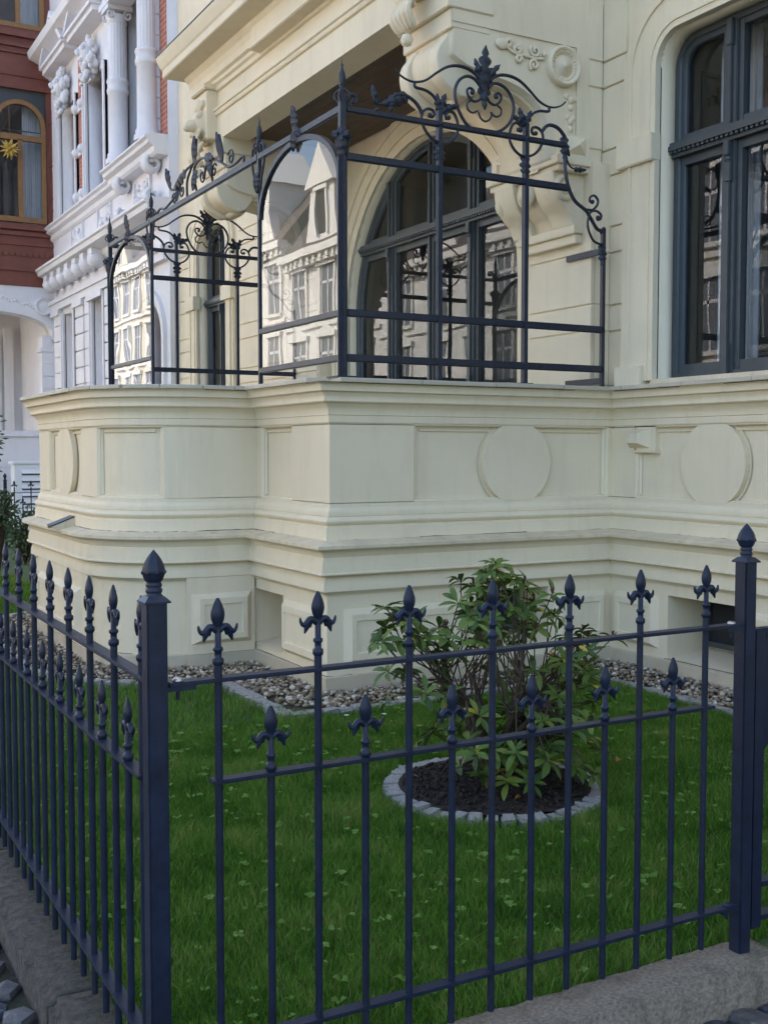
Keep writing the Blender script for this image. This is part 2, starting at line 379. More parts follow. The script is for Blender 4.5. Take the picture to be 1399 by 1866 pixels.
base_block(sA(4.36), sA(3.36), 0.165, 0.545); base_block(sF(6.08), sF(6.56), 0.165, 0.545); base_block(sA(5.60), sA(5.12), 0.165, 0.545)
base_block(sF(4.05), sF(5.26), 0.165, 0.545); base_block(sF1(6.67), sF1(7.30), 0.165, 0.545)
# pier block on the bow: a flat pier with a bevelled block
pbox(pr_ := MB(), S_P3 + 0.06, S_A0 + 0.12, 0.03, 0.085, 0.10, 0.672); hb(pr_, 'base_pier')
pbox(pr_ := MB(), S_P3 + 0.06, S_A0 + 0.12, 0.05, 0.100, -0.1, 0.098); hb(pr_, 'base_pier', 'plinth')
BO = 0.085; base_block(S_P3 + 0.09, S_A0 + 0.09, 0.17, 0.55); BO = 0.045
pbox(pr_ := MB(), S_A1 - 0.10, S_B0 - 0.2, 0.03, 0.085, 0.10, 0.672); hb(pr_, 'base_pier')
pbox(pr_ := MB(), S_A1 - 0.10, S_B0 - 0.2, 0.05, 0.100, -0.1, 0.098); hb(pr_, 'base_pier', 'plinth')
BO = 0.085; base_block(S_A1 + 0.02, S_B0 - 0.3, 0.17, 0.55); BO = 0.045
# mouldings of the base
def arc(o0, z0, o1, z1, bulge, n=6):
    """points of a curve between two profile points, bulging to the left of the direction by bulge"""
    v = Vector((o1 - o0, z1 - z0)); nn = Vector((-v.y, v.x)).normalized() if v.length else Vector((0, 0)); out = []
    for i in range(1, n):
        t = i / n; p = Vector((o0, z0)) + v * t + nn * (bulge * math.sin(math.pi * t)); out.append((p.x, p.y))
    return out
hb(sweep(MB(), [(0.0, 0.642), (0.055, 0.642), (0.060, 0.650), (0.092, 0.672), (0.092, 0.682)] + arc(0.092, 0.682, 0.066, 0.765, -0.006) + [(0.066, 0.765), (0.062, 0.773), (0.115, 0.778), (0.126, 0.786), (0.126, 0.793), (0.112, 0.800)]
         + arc(0.112, 0.800, 0.096, 0.893, -0.004) + [(0.096, 0.893), (0.093, 0.899)] + arc(0.093, 0.899, 0.150, 0.955, 0.012) + [(0.150, 0.957), (0.0, 0.957)], 0, S_END), 'base_moulding')
hb(sweep(MB(), [(0.0, 0.957), (0.163, 0.957), (0.166, 0.962), (0.166, 0.981), (0.162, 0.985), (0.05, 1.010), (0.0, 1.010)], 0, S_END), 'ledge', 'cream_ledge')
hb(sweep(MB(), [(0.0, 1.0), (0.050, 1.008), (0.048, 1.088), (0.034, 1.094), (0.030, 1.104)] + arc(0.030, 1.104, 0.022, 1.160, -0.028, 8) + [(0.018, 1.162), (0.022, 1.168)] + arc(0.022, 1.168, 0.002, 1.222, -0.008) + [(0.004, 1.226), (0.004, 1.236), (-0.06, 1.240)], 0, S_END), 'torus_moulding')
# open joints and dirt lines: between band and ledge, above the plinth, below the coping
jr = random.Random(5)
for (o0, o1, z0, z1, dens, jit) in ((.046, .0535, 1.0045, 1.0135, .8, .004), (.040, .0475, .100, .106, .7, .003), (.145, .1525, 2.045, 2.0505, .35, .0)):
    s_ = sF(2.0)
    while s_ < S_B0:
        L_ = jr.uniform(.15, .7); e_ = min(s_ + L_, S_B0)
        if jr.random() < dens:
            dz = jr.uniform(-jit, jit); nn_ = max(3, int((e_ - s_)/.05)); 
            m_ = MB(); st_ = sorted(set(list(np.linspace(s_, e_, nn_)) + [c for c in CS if s_ < c < e_])); rows_ = []
            for q_ in st_:
                j_ = dz + jr.uniform(-jit, jit)*.5; rows_.append([PP(q_, o0, z0 + j_), PP(q_, o1, z0 + j_), PP(q_, o1 - .002, z1 + j_ - jr.uniform(0, .004)), PP(q_, o0, z1 + j_)])
            m_.add([v for r_ in rows_ for v in r_], [(i*4 + k, i*4 + (k+1) % 4, (i+1)*4 + (k+1) % 4, (i+1)*4 + k) for i in range(len(rows_)-1) for k in range(4)]); hb(m_, 'joint', 'joint_dirt')
        s_ = e_
# parapet wall: floor of the panels sunk, stiles and rails proud
FL = -0.040
hb(sweep(MB(), [(FL, 1.23), (FL, 1.80)], 0, S_END), 'parapet_wall')
th = lambda d: S_A0 + AR * R(d)
panels = [(sF(1.2), sF(2.75)), (sF(4.86), sF(6.40)), (sA(5.655), sA(3.93)), (sF1(7.27), sF1(7.82)), (th(24), th(79)), (s4(8.86), s4(9.98))]
hb(sweep(MB(), [(FL, 1.772), (-0.014, 1.772), (-0.010, 1.778), (0.0, 1.778), (0.0, 1.80)], 0, S_END), 'panel_rail')
hb(sweep(MB(), [(0.0, 1.232), (0.0, 1.254), (-0.010, 1.256), (-0.014, 1.264), (FL, 1.272)], 0, S_END), 'panel_rail')
cur = 0.0
for a, b in panels + [(S_END, S_END)]:
    m_ = MB(); sweep(m_, [(FL, 1.25), (0.0, 1.25), (0.0, 1.782), (FL, 1.782)], cur, a, True)
    hb(m_, 'panel_stile')
    if b > a:
        for e0, e1 in ((a, a + 0.035), (b, b - 0.035)):
            v_ = [PP(e0, 0.0, 1.25), PP(e1, FL + .004, 1.28), PP(e1, FL + .004, 1.765), PP(e0, 0.0, 1.785)]
            q_ = MB(); q_.add(v_, [(0, 1, 2, 3)]); hb(q_, 'panel_chamfer')
        for e0, e1 in ((a, a + 0.022), (b - 0.022, b)):
            pbox(q_ := MB(), e0, e1, FL, -0.014, 1.262, 1.775); hb(q_, 'panel_bead')
        sweep(q_ := MB(), [(FL, 1.735), (-0.026, 1.740), (-0.022, 1.755), (FL, 1.757)], a + 0.06, b - 0.06, True); hb(q_, 'panel_bead')
    cur = b
def disc(sc, zc, r, n=44):
    pts = []; 
    for k in range(n):
        a = 2*math.pi*k/n; z = zc + r*math.sin(a); pts.append((sc + r*math.cos(a), min(max(z, 1.244), 1.788)))
    f = [PP(s, 0.003, z) for s, z in pts]; b = [PP(s, FL - .005, z) for s, z in pts]; c = PP(sc, 0.003, zc)
    m_ = MB(); m_.add(f + [c], [(k, (k+1) % n, n) for k in range(n)]); m_.add(f + b, [(k, n + k, n + (k+1) % n, (k+1) % n) for k in range(n)]); hb(m_, 'roundel')
    # sunk ring around the disc
    rg = [PP(sc + (r+.028)*math.cos(2*math.pi*k/n), FL + .012, min(max(zc + (r+.028)*math.sin(2*math.pi*k/n), 1.262), 1.772)) for k in range(n)]
    b2 = [PP(s, FL + .004, z) for s, z in pts]
    m_ = MB(); m_.add(rg + b2, [(k, n + k, n + (k+1) % n, (k+1) % n) for k in range(n)]); hb(m_, 'roundel_ring')
disc(sF(5.625), 1.515, 0.298); disc(sA(4.805), 1.515, 0.298); disc(s4(9.42), 1.515, 0.298); disc(sF(2.0), 1.515, 0.298)
# small faceted boss in the notched corner of the facade panel
m_ = MB(); pbox(m_, sF(6.19), sF(6.41), FL, 0.0, 1.605, 1.785); hb(m_, 'boss_ground')
m_ = MB(); pbox(m_, sF(6.175), sF(6.41), FL, 0.014, 1.588, 1.606); hb(m_, 'boss_shelf', 'cream', .004)
m_ = MB(); m_.pyramid(PP(sF(6.36), 0.0, 1.695), (0, 0.105, 0), (0, 0, 0.07), (-1, 0, 0), 0.075, 0.5); hb(m_, 'boss')
# cornice below the coping
hb(sweep(MB(), [(FL, 1.79), (0.010, 1.79), (0.012, 1.797), (0.012, 1.838), (0.018, 1.842)] + arc(0.018, 1.842, 0.050, 1.915, 0.010) + [(0.050, 1.918), (0.072, 1.922), (0.080, 1.930)] + arc(0.080, 1.930, 0.092, 1.985, 0.008) + [(0.092, 1.987), (0.105, 1.990), (0.118, 1.996), (0.118, 2.008)]
         + arc(0.118, 2.008, 0.150, 2.050, 0.010) + [(0.150, 2.055), (-0.30, 2.055)], 0, S_END), 'parapet_cornice')
# coping, one slab after the other
brk = [0.0]; s = 0.35
marks = [S_P2, S_P1, S_P3, S_A0] + [th(d) for d in (22, 44, 66)] + [S_A1]
full = sorted(set([0.0, *[sF(y) for y in np.arange(-5.4, 6.5, 0.62)], S_P2, *[sA(x) for x in (5.1, 4.5, 3.9)], S_P1, sF1(7.28), S_P3, S_P3 + .24, S_A0 + 0.02, th(24), th(45), th(66), S_A1, s4(9.0), s4(9.45), s4(9.9), S_B0, S_B0 + .5, S_B0 + 1.0, CS[30], CS[31], CS[32], S_END]))
for a, b in zip(full[:-1], full[1:]):
    g_ = 0.0025; dz = random.uniform(-.0012, .0012)
    sweep(m_ := MB(), [(-0.34, 2.050), (0.158, 2.050 + dz), (0.165, 2.054 + dz), (0.165, 2.076 + dz), (0.160, 2.081 + dz), (-0.34, 2.092)], a + g_, b - g_, True)
    hb(m_, 'coping_stone', 'coping')
# dark bed joint below the slabs, terrace floor
inner = off(-0.33); loop = [tuple(p) for p in inner[1:33]]
plate('terrace_floor', loop, [], 'xy', 1.95, 2.045, 'cream_ledge'); hp(bpy.data.objects['terrace_floor'])
# scupper spout on the ledge of the bow
m_ = MB(); c_ = Vector(PP(s4(8.98), 0.10, 0.99))
m_.prism([(c_.x + .10, 1.105), (c_.x - .13, 1.018), (c_.x - .13, 1.010), (c_.x + .10, 1.095)], 'xz', 8.90, 9.06)
for ya in (8.897, 9.055):
    sp_ = MB(); sp_.prism([(c_.x + .10, 1.094), (c_.x - .125, 1.009), (c_.x - .125, 0.985), (c_.x + .10, 0.985)], 'xz', ya, ya + .008); hb(sp_, 'spout_side', 'cream_ledge')
hb(m_, 'rain_spout', 'iron')

# ------------------------------------------------------------------ upper facade
XU = 5.74
AY, AHW, AZC = 9.57, 1.62, 3.08
win_r = rrect(3.30, 6.25, 2.12, 4.60, 0.22)
win_far = rrect(14.90, 16.10, 2.12, 4.85, 0.35)
hp(plate('facade_wall', [(-6, 2.0), (16.95, 2.0), (16.95, 13.0), (-6, 13.0)], [win_r[::-1], archpoly(AY, AHW, 2.09, AZC)[::-1], win_far[::-1]], 'yz', XU + .02, XU + .24, 'cream'))
hb(MB().box(5.98, 17.0, -6, 16.95, 4.95, 13.0).box(7.6, 17, -6, 16.95, -0.1, 4.95), 'rear_block')
hb(MB().box(5.98, 7.6, -6, -5.9, 0, 4.95).box(5.98, 7.6, 16.85, 16.95, 0, 4.95), 'end_wall')
hb(MB().box(5.98, 7.6, -5.9, 16.85, 1.90, 2.05), 'room_floor', 'brown_wood')
hb(MB().box(7.5, 7.59, -5.9, 16.85, 2.05, 4.94), 'room_wall', 'room'); hb(MB().box(5.99, 7.5, 7.4, 7.5, 2.05, 4.94).box(5.99, 7.5, 12.4, 12.5, 2.05, 4.94), 'room_wall', 'room')
m_ = MB(); m_.add([(17, -6.4, 13), (17, 17, 13), (5.2, 17, 13), (5.2, -6.4, 13), (11, -3, 17), (11, 14, 17)], [(3,2,5,4), (2,1,5), (1,0,4,5), (0,3,4), (0,1,2,3)]); hb(m_, 'roof', 'slate')
# ashlar courses
ZC = [2.09, 2.52, 2.72, 3.12, 3.32, 3.71, 3.91, 4.39, 4.59, 5.06, 5.26]
def courses(axis, pos, depth, a, b, zlo=2.09, zhi=5.06, gap=0.007):
    for z0, z1 in zip(ZC[:-1], ZC[1:]):
        z0 = max(z0, zlo); z1 = min(z1, zhi)
        if z1 - z0 < 0.03: continue
        m_ = MB()
        if axis == 'x': m_.box(pos, pos + depth, a, b, z0 + gap, z1 - gap)
        else: m_.box(a, b, pos, pos + depth, z0 + gap, z1 - gap)
        hb(m_, 'ashlar_block', 'cream', 0.005)
courses('x', XU, 0.03, 6.60, 6.872, 2.10, 5.06)
courses('x', 5.56, 0.03, 6.762, 7.56, 2.10, 3.32)
hb(MB().box(5.575, 5.76, 6.772, 7.56, 2.09, 3.80), 'pier', 'cream')
courses('y', 6.762, 0.03, 5.592, 5.738, 2.10, 3.32)
courses('x', XU, 0.03, 12.9, 14.45, 2.10, 5.0); courses('x', XU, 0.03, 16.42, 16.93, 2.10, 5.0); courses('x', XU, 0.03, -1.0, 2.7, 2.10, 5.0)
hb(MB().box(5.575, 5.76, 11.58, 12.5, 2.09, 3.80), 'pier', 'cream'); courses('x', 5.56, 0.03, 11.6, 12.5, 2.10, 3.32)
# right window: architrave with rounded corner
def ring_path(y0, y1, z0, z1, r, n=10):
    p = [(y1, z0)] + [(y1 - r + r*math.cos(math.pi/2*i/n), z1 - r + r*math.sin(math.pi/2*i/n)) for i in range(n + 1)]
    return p + [(y0 + r + r*math.cos(math.pi/2 + math.pi/2*i/n), z1 - r + r*math.sin(math.pi/2 + math.pi/2*i/n)) for i in range(n + 1)] + [(y0, z0)]
def strip_yz(path, d0, d1, x0, x1, name, m='cream', parent=None):
    """band following a (y,z) path, from distance d0 to d1 outwards, between x0 and x1"""
    P = [Vector(p) for p in path]; n = len(P); nn = []
    for i in range(n):
        t = (P[min(i+1, n-1)] - P[max(i-1, 0)]).normalized(); nn.append(Vector((t.y, -t.x)))
    vs = []
    for p, q in zip(P, nn):
        for d, x in ((d0, x0), (d1, x0), (d1, x1), (d0, x1)): vs.append((x, p.x + q.x*d, p.y + q.y*d))
    m_ = MB(); m_.add(vs, [(i*4 + k, i*4 + (k+1) % 4, (i+1)*4 + (k+1) % 4, (i+1)*4 + k) for i in range(n-1) for k in range(4)] + [(0,1,2,3), (n*4-1, n*4-2, n*4-3, n*4-4)])
    o = m_.build(name, m); return hp(o) if parent is None else o
rp = ring_path(3.30, 6.25, 2.12, 4.60, 0.22)
strip_yz(rp, 0.0, 0.045, XU - 0.030, XU + .03, 'architrave'); strip_yz(rp, 0.045, 0.065, XU - 0.042, XU + .03, 'architrave_bead')
strip_yz(rp, 0.065, 0.235, XU - 0.036, XU + .03, 'architrave'); strip_yz(rp, 0.235, 0.262, XU - 0.052, XU + .03, 'architrave_bead'); strip_yz(rp, 0.262, 0.345, XU - 0.026, XU + .03, 'architrave')
hb(MB().box(XU - 0.075, XU + .03, 6.245, 6.625, 3.71, 3.91), 'impost_block', 'cream', 0.008)
hb(MB().box(XU - 0.070, XU + .03, 6.335, 6.625, 2.085, 2.235), 'base_stone', 'cream', 0.008)
hb(MB().box(XU - 0.07, XU + .05, 4.62, 4.95, 4.58, 4.93), 'keystone', 'cream', 0.01)
hb(MB().box(XU - 0.04, 5.97, 3.3, 6.25, 2.06, 2.125), 'window_sill', 'cream_ledge')
# arch: rings of moulding round the opening
ap = [(AY + AHW, 2.09)] + [(AY + AHW*math.cos(math.pi*i/36), AZC + AHW*math.sin(math.pi*i/36)) for i in range(37)] + [(AY - AHW, 2.09)]
for d0, d1, pr_ in ((0.0, 0.10, .012), (0.10, 0.125, .034), (0.125, 0.24, .024), (0.24, 0.265, .045), (0.265, 0.33, .036)):
    strip_yz(ap, d0, d1, XU - pr_, XU + .03, 'archivolt')
fp = ring_path(14.90, 16.10, 2.12, 4.85, 0.35)
for d0, d1, pr_ in ((0.0, 0.05, .02), (0.05, 0.2, .035), (0.2, 0.24, .05), (0.24, 0.30, .025)):
    strip_yz(fp, d0, d1, XU - pr_, XU + .03, 'architrave')
hb(MB().box(XU - 0.08, XU + .03, 14.56, 14.94, 3.71, 3.91).box(XU - 0.08, XU + .03, 16.07, 16.45, 3.71, 3.91), 'impost_block')

# windows: frames and panes
def window(label, outline, xf, mull, trans, thick=0.06, mw=0.05, m='frame_grey', gm='glass', door_low=None):
    """outline: (y,z) polygon of the opening; mull: list of (y, half width, zlo, zhi); trans: z of the transom"""
    ys = [p[0] for p in outline]; zs = [p[1] for p in outline]; cy_ = (min(ys) + max(ys))/2; cz_ = (min(zs) + max(zs))/2
    inn = []
    n = len(outline)
    area = sum(outline[i][0]*outline[(i+1) % n][1] - outline[(i+1) % n][0]*outline[i][1] for i in range(n)); sg = 1 if area > 0 else -1
    def inset(dd):
        out = []
        for i in range(n):
            a, b, c = Vector(outline[i-1]), Vector(outline[i]), Vector(outline[(i+1) % n])
            t1 = (b - a); t2 = (c - b)
            if t1.length < 1e-6: t1 = t2
            if t2.length < 1e-6: t2 = t1
            t1.normalize(); t2.normalize(); n1 = Vector((-t1.y, t1.x))*sg; n2 = Vector((-t2.y, t2.x))*sg
            q = b + (n1 + n2) / max(0.4, 1 + n1.dot(n2)) * dd; out.append((q.x, q.y))
        return out
    fr = hp(plate('window_frame', outline, [inset(0.042)[::-1]], 'yz', xf - .05, xf + .05, m))
    o2 = plate('sash', inset(0.038), [inset(0.082)[::-1]], 'yz', xf - .028, xf + .03, m); o2.parent = fr; o2.matrix_parent_inverse = fr.matrix_world.inverted()
    def sub(mb, nm, mm=m, bv=0.0):
        o = mb.build(nm, mm, None, bv); o.parent = fr; o.matrix_parent_inverse = Matrix.Translation((-0,0,0)); return o
    y0, y1 = min(ys), max(ys)
    def top(y): # height of the opening at y
        best = min(zs)
        for i in range(n):
            a, b = outline[i], outline[(i+1) % n]
            if min(a[0], b[0]) - 1e-6 <= y <= max(a[0], b[0]) + 1e-6:
                t = 0 if abs(b[0]-a[0]) < 1e-6 else (y - a[0])/(b[0]-a[0]); best = max(best, a[1] + t*(b[1]-a[1]))
        return best
    if trans:
        yy0 = max([y0] + [y for y in np.linspace(y0, cy_, 80) if top(y) < trans]); yy1 = min([y1] + [y for y in np.linspace(cy_, y1, 80) if top(y) < trans])
        t_ = MB(); t_.box(xf - .06, xf + .05, yy0, yy1, trans - .05, trans + .05); t_.box(xf - .115, xf - .05, yy0, yy1, trans - .015, trans + .02); t_.box(xf - .10, xf - .05, yy0, yy1, trans + .02, trans + .045); t_.box(xf - .08, xf - .05, yy0, yy1, trans - .06, trans - .03)
        sub(t_, 'transom')
        b_ = MB(); 
        for y in np.arange(yy0 + .03, yy1 - .02, .045): b_.box(xf - .108, xf - .08, y, y + .025, trans - .035, trans - .018)
        sub(b_, 'transom_beads')['kind'] = 'stuff'
    for (y, hw, zl, zh) in mull:
        zt = min(zh, top(y) - .03); m_ = MB(); m_.box(xf - .055, xf + .045, y - hw, y + hw, zl, zt)
        if hw > 0.045:      # turned decoration on the thick mullions
            for (c0, c1, ex) in ((zl, zl + .22, .030), (trans - .16, trans - .06, .045) if trans else (zl, zl, 0), (trans - .34, trans - .16, .026) if trans else (zl, zl, 0), (zt - .18, zt, .03)):
                if c1 > c0 + .01: m_.box(xf - .055 - ex, xf - .05, y - hw*.55, y + hw*.55, c0, c1)
            m_.box(xf - .075, xf - .05, y - hw*.32, y + hw*.32, zl + .2, zt - .1)
            m_.lathe([(.03, 0), (.03, .03), (.012, .045)], (xf - .07, y, (trans or zt) - .2), 8, 'z')
        sub(m_, 'mullion', m, 0.006)
        for sgn in (-1, 1):
            s_ = MB(); s_.box(xf - .033, xf + .027, y + sgn*hw, y + sgn*(hw + .04), zl, zt); sub(s_, 'sash')
    bars = MB(); bars.box(xf - .0295, xf + .031, y0 + .05, y1 - .05, min(zs) + .03, min(zs) + .11)
    if trans: sub(bars, 'sash'); bars = MB(); bars.box(xf - .029, xf + .031, yy0 + .05, yy1 - .05, trans - .12, trans - .045); sub(bars, 'sash'); bars = MB(); bars.box(xf - .029, xf + .031, yy0 + .05, yy1 - .05, trans + .045, trans + .10)
    sub(bars, 'sash')
    # panes: one for every field
    ye = [y0] + [q[0] for q in sorted(mull)] + [y1]
    for a, b in zip(ye[:-1], ye[1:]):
        lo = [(a + .03, min(zs) + .04), (b - .03, min(zs) + .04)]
        zt_ = trans if trans else None
        sp = []
        if trans: sp.append([(a + .03, min(zs) + .04), (b - .03, min(zs) + .04), (b - .03, trans), (a + .03, trans)])
        ysamp = np.linspace(b - .03, a + .03, 14); base = trans if trans else min(zs) + .04
        sp.append([(a + .03, base), (b - .03, base)] + [(float(y), max(base + .01, top(y) - .03)) for y in ysamp])
        for k, poly in enumerate(sp):
            if max(p[1] for p in poly) - min(p[1] for p in poly) < .08: continue
            x_ = xf + .008 + random.uniform(-.002, .002)
            tl = R(random.uniform(-.35, .35))
            v = [(x_ + (p[0] - a)*math.sin(tl), p[0], p[1]) for p in poly]; g_ = MB(); g_.add(v, [tuple(range(len(v)))]); sub(g_, 'pane', gm)
    return fr
window('arch', archpoly(AY, AHW - .004, 2.095, AZC), 5.90, [(10.41, .055, 2.10, 9), (9.62, .020, 2.10, 9), (8.86, .055, 2.10, 9)], 3.80)
window('right', rrect(3.304, 6.246, 2.125, 4.596, 0.216), 5.95, [(5.70, .052, 2.13, 9), (4.78, .02, 2.13, 9), (3.9, .052, 2.13, 9)], 3.80)
window('far', rrect(14.904, 16.096, 2.125, 4.846, 0.346), 5.95, [(15.5, .05, 2.13, 9)], 3.80)
for (a, b) in ((5.72, 6.1), (3.45, 3.95)):
    m_ = MB(); n = 30
    for k in range(n): pass
    ys = np.linspace(a, b, 40); m_.add([(6.22 + .03*math.sin(k*1.7), y, z) for k, y in enumerate(ys) for z in (2.15, 4.8)], [(2*k, 2*k+2, 2*k+3, 2*k+1) for k in range(39)], True); hb(m_, 'curtain', 'curtain')

# ------------------------------------------------------------------ upper bay on its consoles
YB0, YB1, WT = 6.87, 12.01, 0.70
arch_e = [(4.36, 4.62), (4.36, 4.46), (4.50, 4.385), (4.71, 4.345), (4.91, 4.31), (5.03, 4.27), (5.14, 4.20), (5.21, 4.10), (5.247, 3.96), (5.26, 3.80)]
ae = [(p.x, p.y) for p in spline([(a, b, 0) for a, b in arch_e[1:]], 4)]
side = [(5.76, 3.80), (5.76, 7.5), (4.385, 7.5), (4.385, 4.55)] + ae[1:]
for y0, nm in ((YB0, 'right'), (YB1 - WT, 'left')):
    hp(plate('bay_side_wall', side, [], 'xz', y0 + .015, y0 + WT - .015, 'cream'))
    yf = y0 if nm == 'right' else y0 + WT
    s_ = 1 if nm == 'right' else -1
    hp(plate('spandrel_border', [(5.49, 3.80), (5.735, 3.80), (5.735, 7.5), (4.37, 7.5), (4.37, 4.665), (5.49, 4.665)], [], 'xz', yf + .002*s_, yf + .02*s_, 'cream'))
    # intrados mouldings
    for d, y_a, y_b in ((0.03, .10, .60), (0.055, .18, .52)):
        lo = [(x + .004, z - d) for x, z in ae]; m_ = MB(); n = len(ae)
        v = [(x, y0 + y_a, z) for x, z in lo] + [(x, y0 + y_b, z) for x, z in lo] + [(x, y0 + y_b, z + .06) for x, z in lo] + [(x, y0 + y_a, z + .06) for x, z in lo]
        m_.add(v, [(k*n + i, k*n + i + 1, ((k+1) % 4)*n + i + 1, ((k+1) % 4)*n + i) for k in range(4) for i in range(n - 1)]); hb(m_, 'arch_moulding')
# joints of the ashlar on the strip beside the facade
courses('y', YB0 - .010, 0.03, 5.60, 5.735, 3.92, 5.06)
# rosette
rx, rz = 5.352, 4.50
m_ = MB(); m_.lathe([(0.0, -.045), (.02, -.045), (.022, -.035), (.07, -.028), (.078, -.012), (.088, -.012), (.092, -.02), (.118, -.03), (.126, -.045), (.142, -.045), (.150, -.025), (.150, .02)], (rx, YB0, rz), 32, 'y')
for k in range(26):
    a = 2*math.pi*k/26; m_.ball((rx + .104*math.cos(a), YB0 - .025, rz + .104*math.sin(a)), .010, 6)
hb(m_, 'rosette')
def scroll2d(cx_, cz_, r0, r1, a0, turns, n=18):
    return [(cx_ + (r0 + (r1 - r0)*i/n)*math.cos(a0 + turns*2*math.pi*i/n), cz_ + (r0 + (r1 - r0)*i/n)*math.sin(a0 + turns*2*math.pi*i/n)) for i in range(n + 1)]
m_ = MB()
for (cx_, cz_, r_, a0, tn) in ((5.10, 4.575, .05, 2.4, 1.3), (5.09, 4.47, .045, -2.2, -1.3), (4.93, 4.56, .04, 1.0, -1.2), (4.86, 4.585, .035, .4, 1.1), (4.95, 4.49, .03, 0, 1.2)):
    m_.tube([(x, YB0 + .003, z) for x, z in scroll2d(cx_, cz_, r_, .008, a0, tn)], .013, 6)
m_.tube(spline([(x, YB0 + .004, z) for x, z in ((4.78, 4.60), (4.9, 4.53), (5.0, 4.525), (5.1, 4.52), (5.18, 4.53))]), .011, 6)
m_.ball((4.80, YB0, 4.575), .05, 10, (1.2, .3, .8)); m_.ball((5.18, YB0, 4.56), .018, 8)
hb(m_, 'relief_scroll')
m_ = MB()
for (x, z, r_) in ((5.44, 4.27, .032), (5.40, 4.29, .025), (5.48, 4.28, .025), (5.44, 4.21, .026), (5.44, 4.11, .03), (5.41, 4.135, .02), (5.47, 4.135, .02), (5.44, 4.05, .026)): m_.ball((x, YB0 + .012, z), r_, 8, (1, .6, 1))
hb(m_, 'relief_drop')['kind'] = 'stuff'
# consoles that carry the bay at the front: blocks, bulging scroll
for y0 in (YB0, YB1 - WT):
    m_ = MB(); m_.box(4.325, 4.72, y0 - .012, y0 + WT + .012, 4.755, 4.93); hb(m_, 'console_block', 'cream', .006)
    m_ = MB(); m_.box(4.36, 4.70, y0 + .01, y0 + WT - .01, 4.62, 4.757); hb(m_, 'console_block', 'cream', .006)
    prof = spline([(4.40, 4.64, 0), (4.36, 4.57, 0), (4.30, 4.49, 0), (4.285, 4.40, 0), (4.32, 4.29, 0), (4.42, 4.21, 0), (4.52, 4.17, 0), (4.62, 4.20, 0)], 4)
    for (a, b, d) in ((.09, .19, .0), (.21, .49, -.035), (.51, .61, .0)):
        pl = [(p.x - d, p.y + (-d if d else 0)) for p in prof] + [(4.70, 4.30), (4.70, 4.64)]
        hp(plate('console_scroll', pl, [], 'xz', y0 + a, y0 + b, 'cream', None, .012))
    m_ = MB(); m_.tube([(x, y0 + .35, z) for x, z in scroll2d(4.585, 4.215, .052, .012, -1.0, 1.6, 26)], .020, 6, flat=((0, 1, 0), 13)); hb(m_, 'console_volute')
# beam, frieze and cornice of the bay front
BP = [(5.74, YB0), (4.33, YB0), (4.33, YB1), (5.74, YB1)]
def bay_sweep(prof, name, m='cream', ya=YB0, yb=YB1, ret=0.35):
    P = [(4.33 + ret, ya), (4.33, ya), (4.33, yb), (4.33 + ret, yb)]; n = len(prof); rows = []
    ns = [((0, -1), (0, -1)), ((0, -1), (-1, 0)), ((-1, 0), (0, 1)), ((0, 1), (0, 1))]
    for p, (n1, n2) in zip(P, ns):
        k = 1 + n1[0]*n2[0] + n1[1]*n2[1]; mx = ((n1[0]+n2[0])/k, (n1[1]+n2[1])/k)
        rows.append([(p[0] + mx[0]*o, p[1] + mx[1]*o, z) for o, z in prof])
    m_ = MB(); m_.add([v for r in rows for v in r], [(i*n + j, i*n + j + 1, (i+1)*n + j + 1, (i+1)*n + j) for i in range(3) for j in range(n - 1)]); return hb(m_, name, m)
bay_sweep([(-0.3, 4.915), (0.0, 4.915), (0.0, 5.165), (0.02, 5.172), (0.028, 5.19), (0.028, 5.205), (0.045, 5.215), (0.045, 5.235), (0.0, 5.245)], 'beam')
bay_sweep([(0.0, 5.24), (-0.012, 5.25), (-0.012, 5.42), (0.015, 5.43), (0.02, 5.47), (0.045, 5.49), (0.05, 5.52), (0.08, 5.54), (0.085, 5.60), (0.10, 5.66), (0.12, 5.69)], 'frieze')
bay_sweep([(0.12, 5.69), (0.13, 5.73), (0.31, 5.755), (0.32, 5.765), (0.32, 5.84), (0.335, 5.86), (0.36, 5.92), (0.375, 5.97), (0.375, 5.985), (0.0, 6.06)], 'bay_cornice', 'cream')
bay_sweep([(0.38, 5.986), (0.385, 5.99), (0.385, 5.996), (0.0, 6.075)], 'cornice_sheet', 'zinc')
hb(MB().box(4.36, 5.0, YB0 + .05, YB1 - .05, 6.0, 9.0), 'bay_wall')
hb(MB().box(4.22, 4.36, YB0 + .9, 10.25, 5.46, 5.99).box(4.19, 4.36, YB0 + .9, 10.25, 5.46, 5.50), 'frieze_block', 'cream', .008)
# soffit of the bay: cream border, brown boards
hb(MB().box(4.335, 4.62, YB0 + WT, YB1 - WT, 4.925, 5.2), 'soffit_border')
for k in range(9):
    x = 4.62 + k*.124
    hb(MB().box(x + .002, x + .122, YB0 + WT, YB1 - WT, 4.95, 4.98), 'soffit_board', 'brown_wood')
hb(MB().box(4.64, 5.72, YB0 + WT, YB1 - WT, 4.985, 5.1), 'soffit_deck', 'brown_wood')
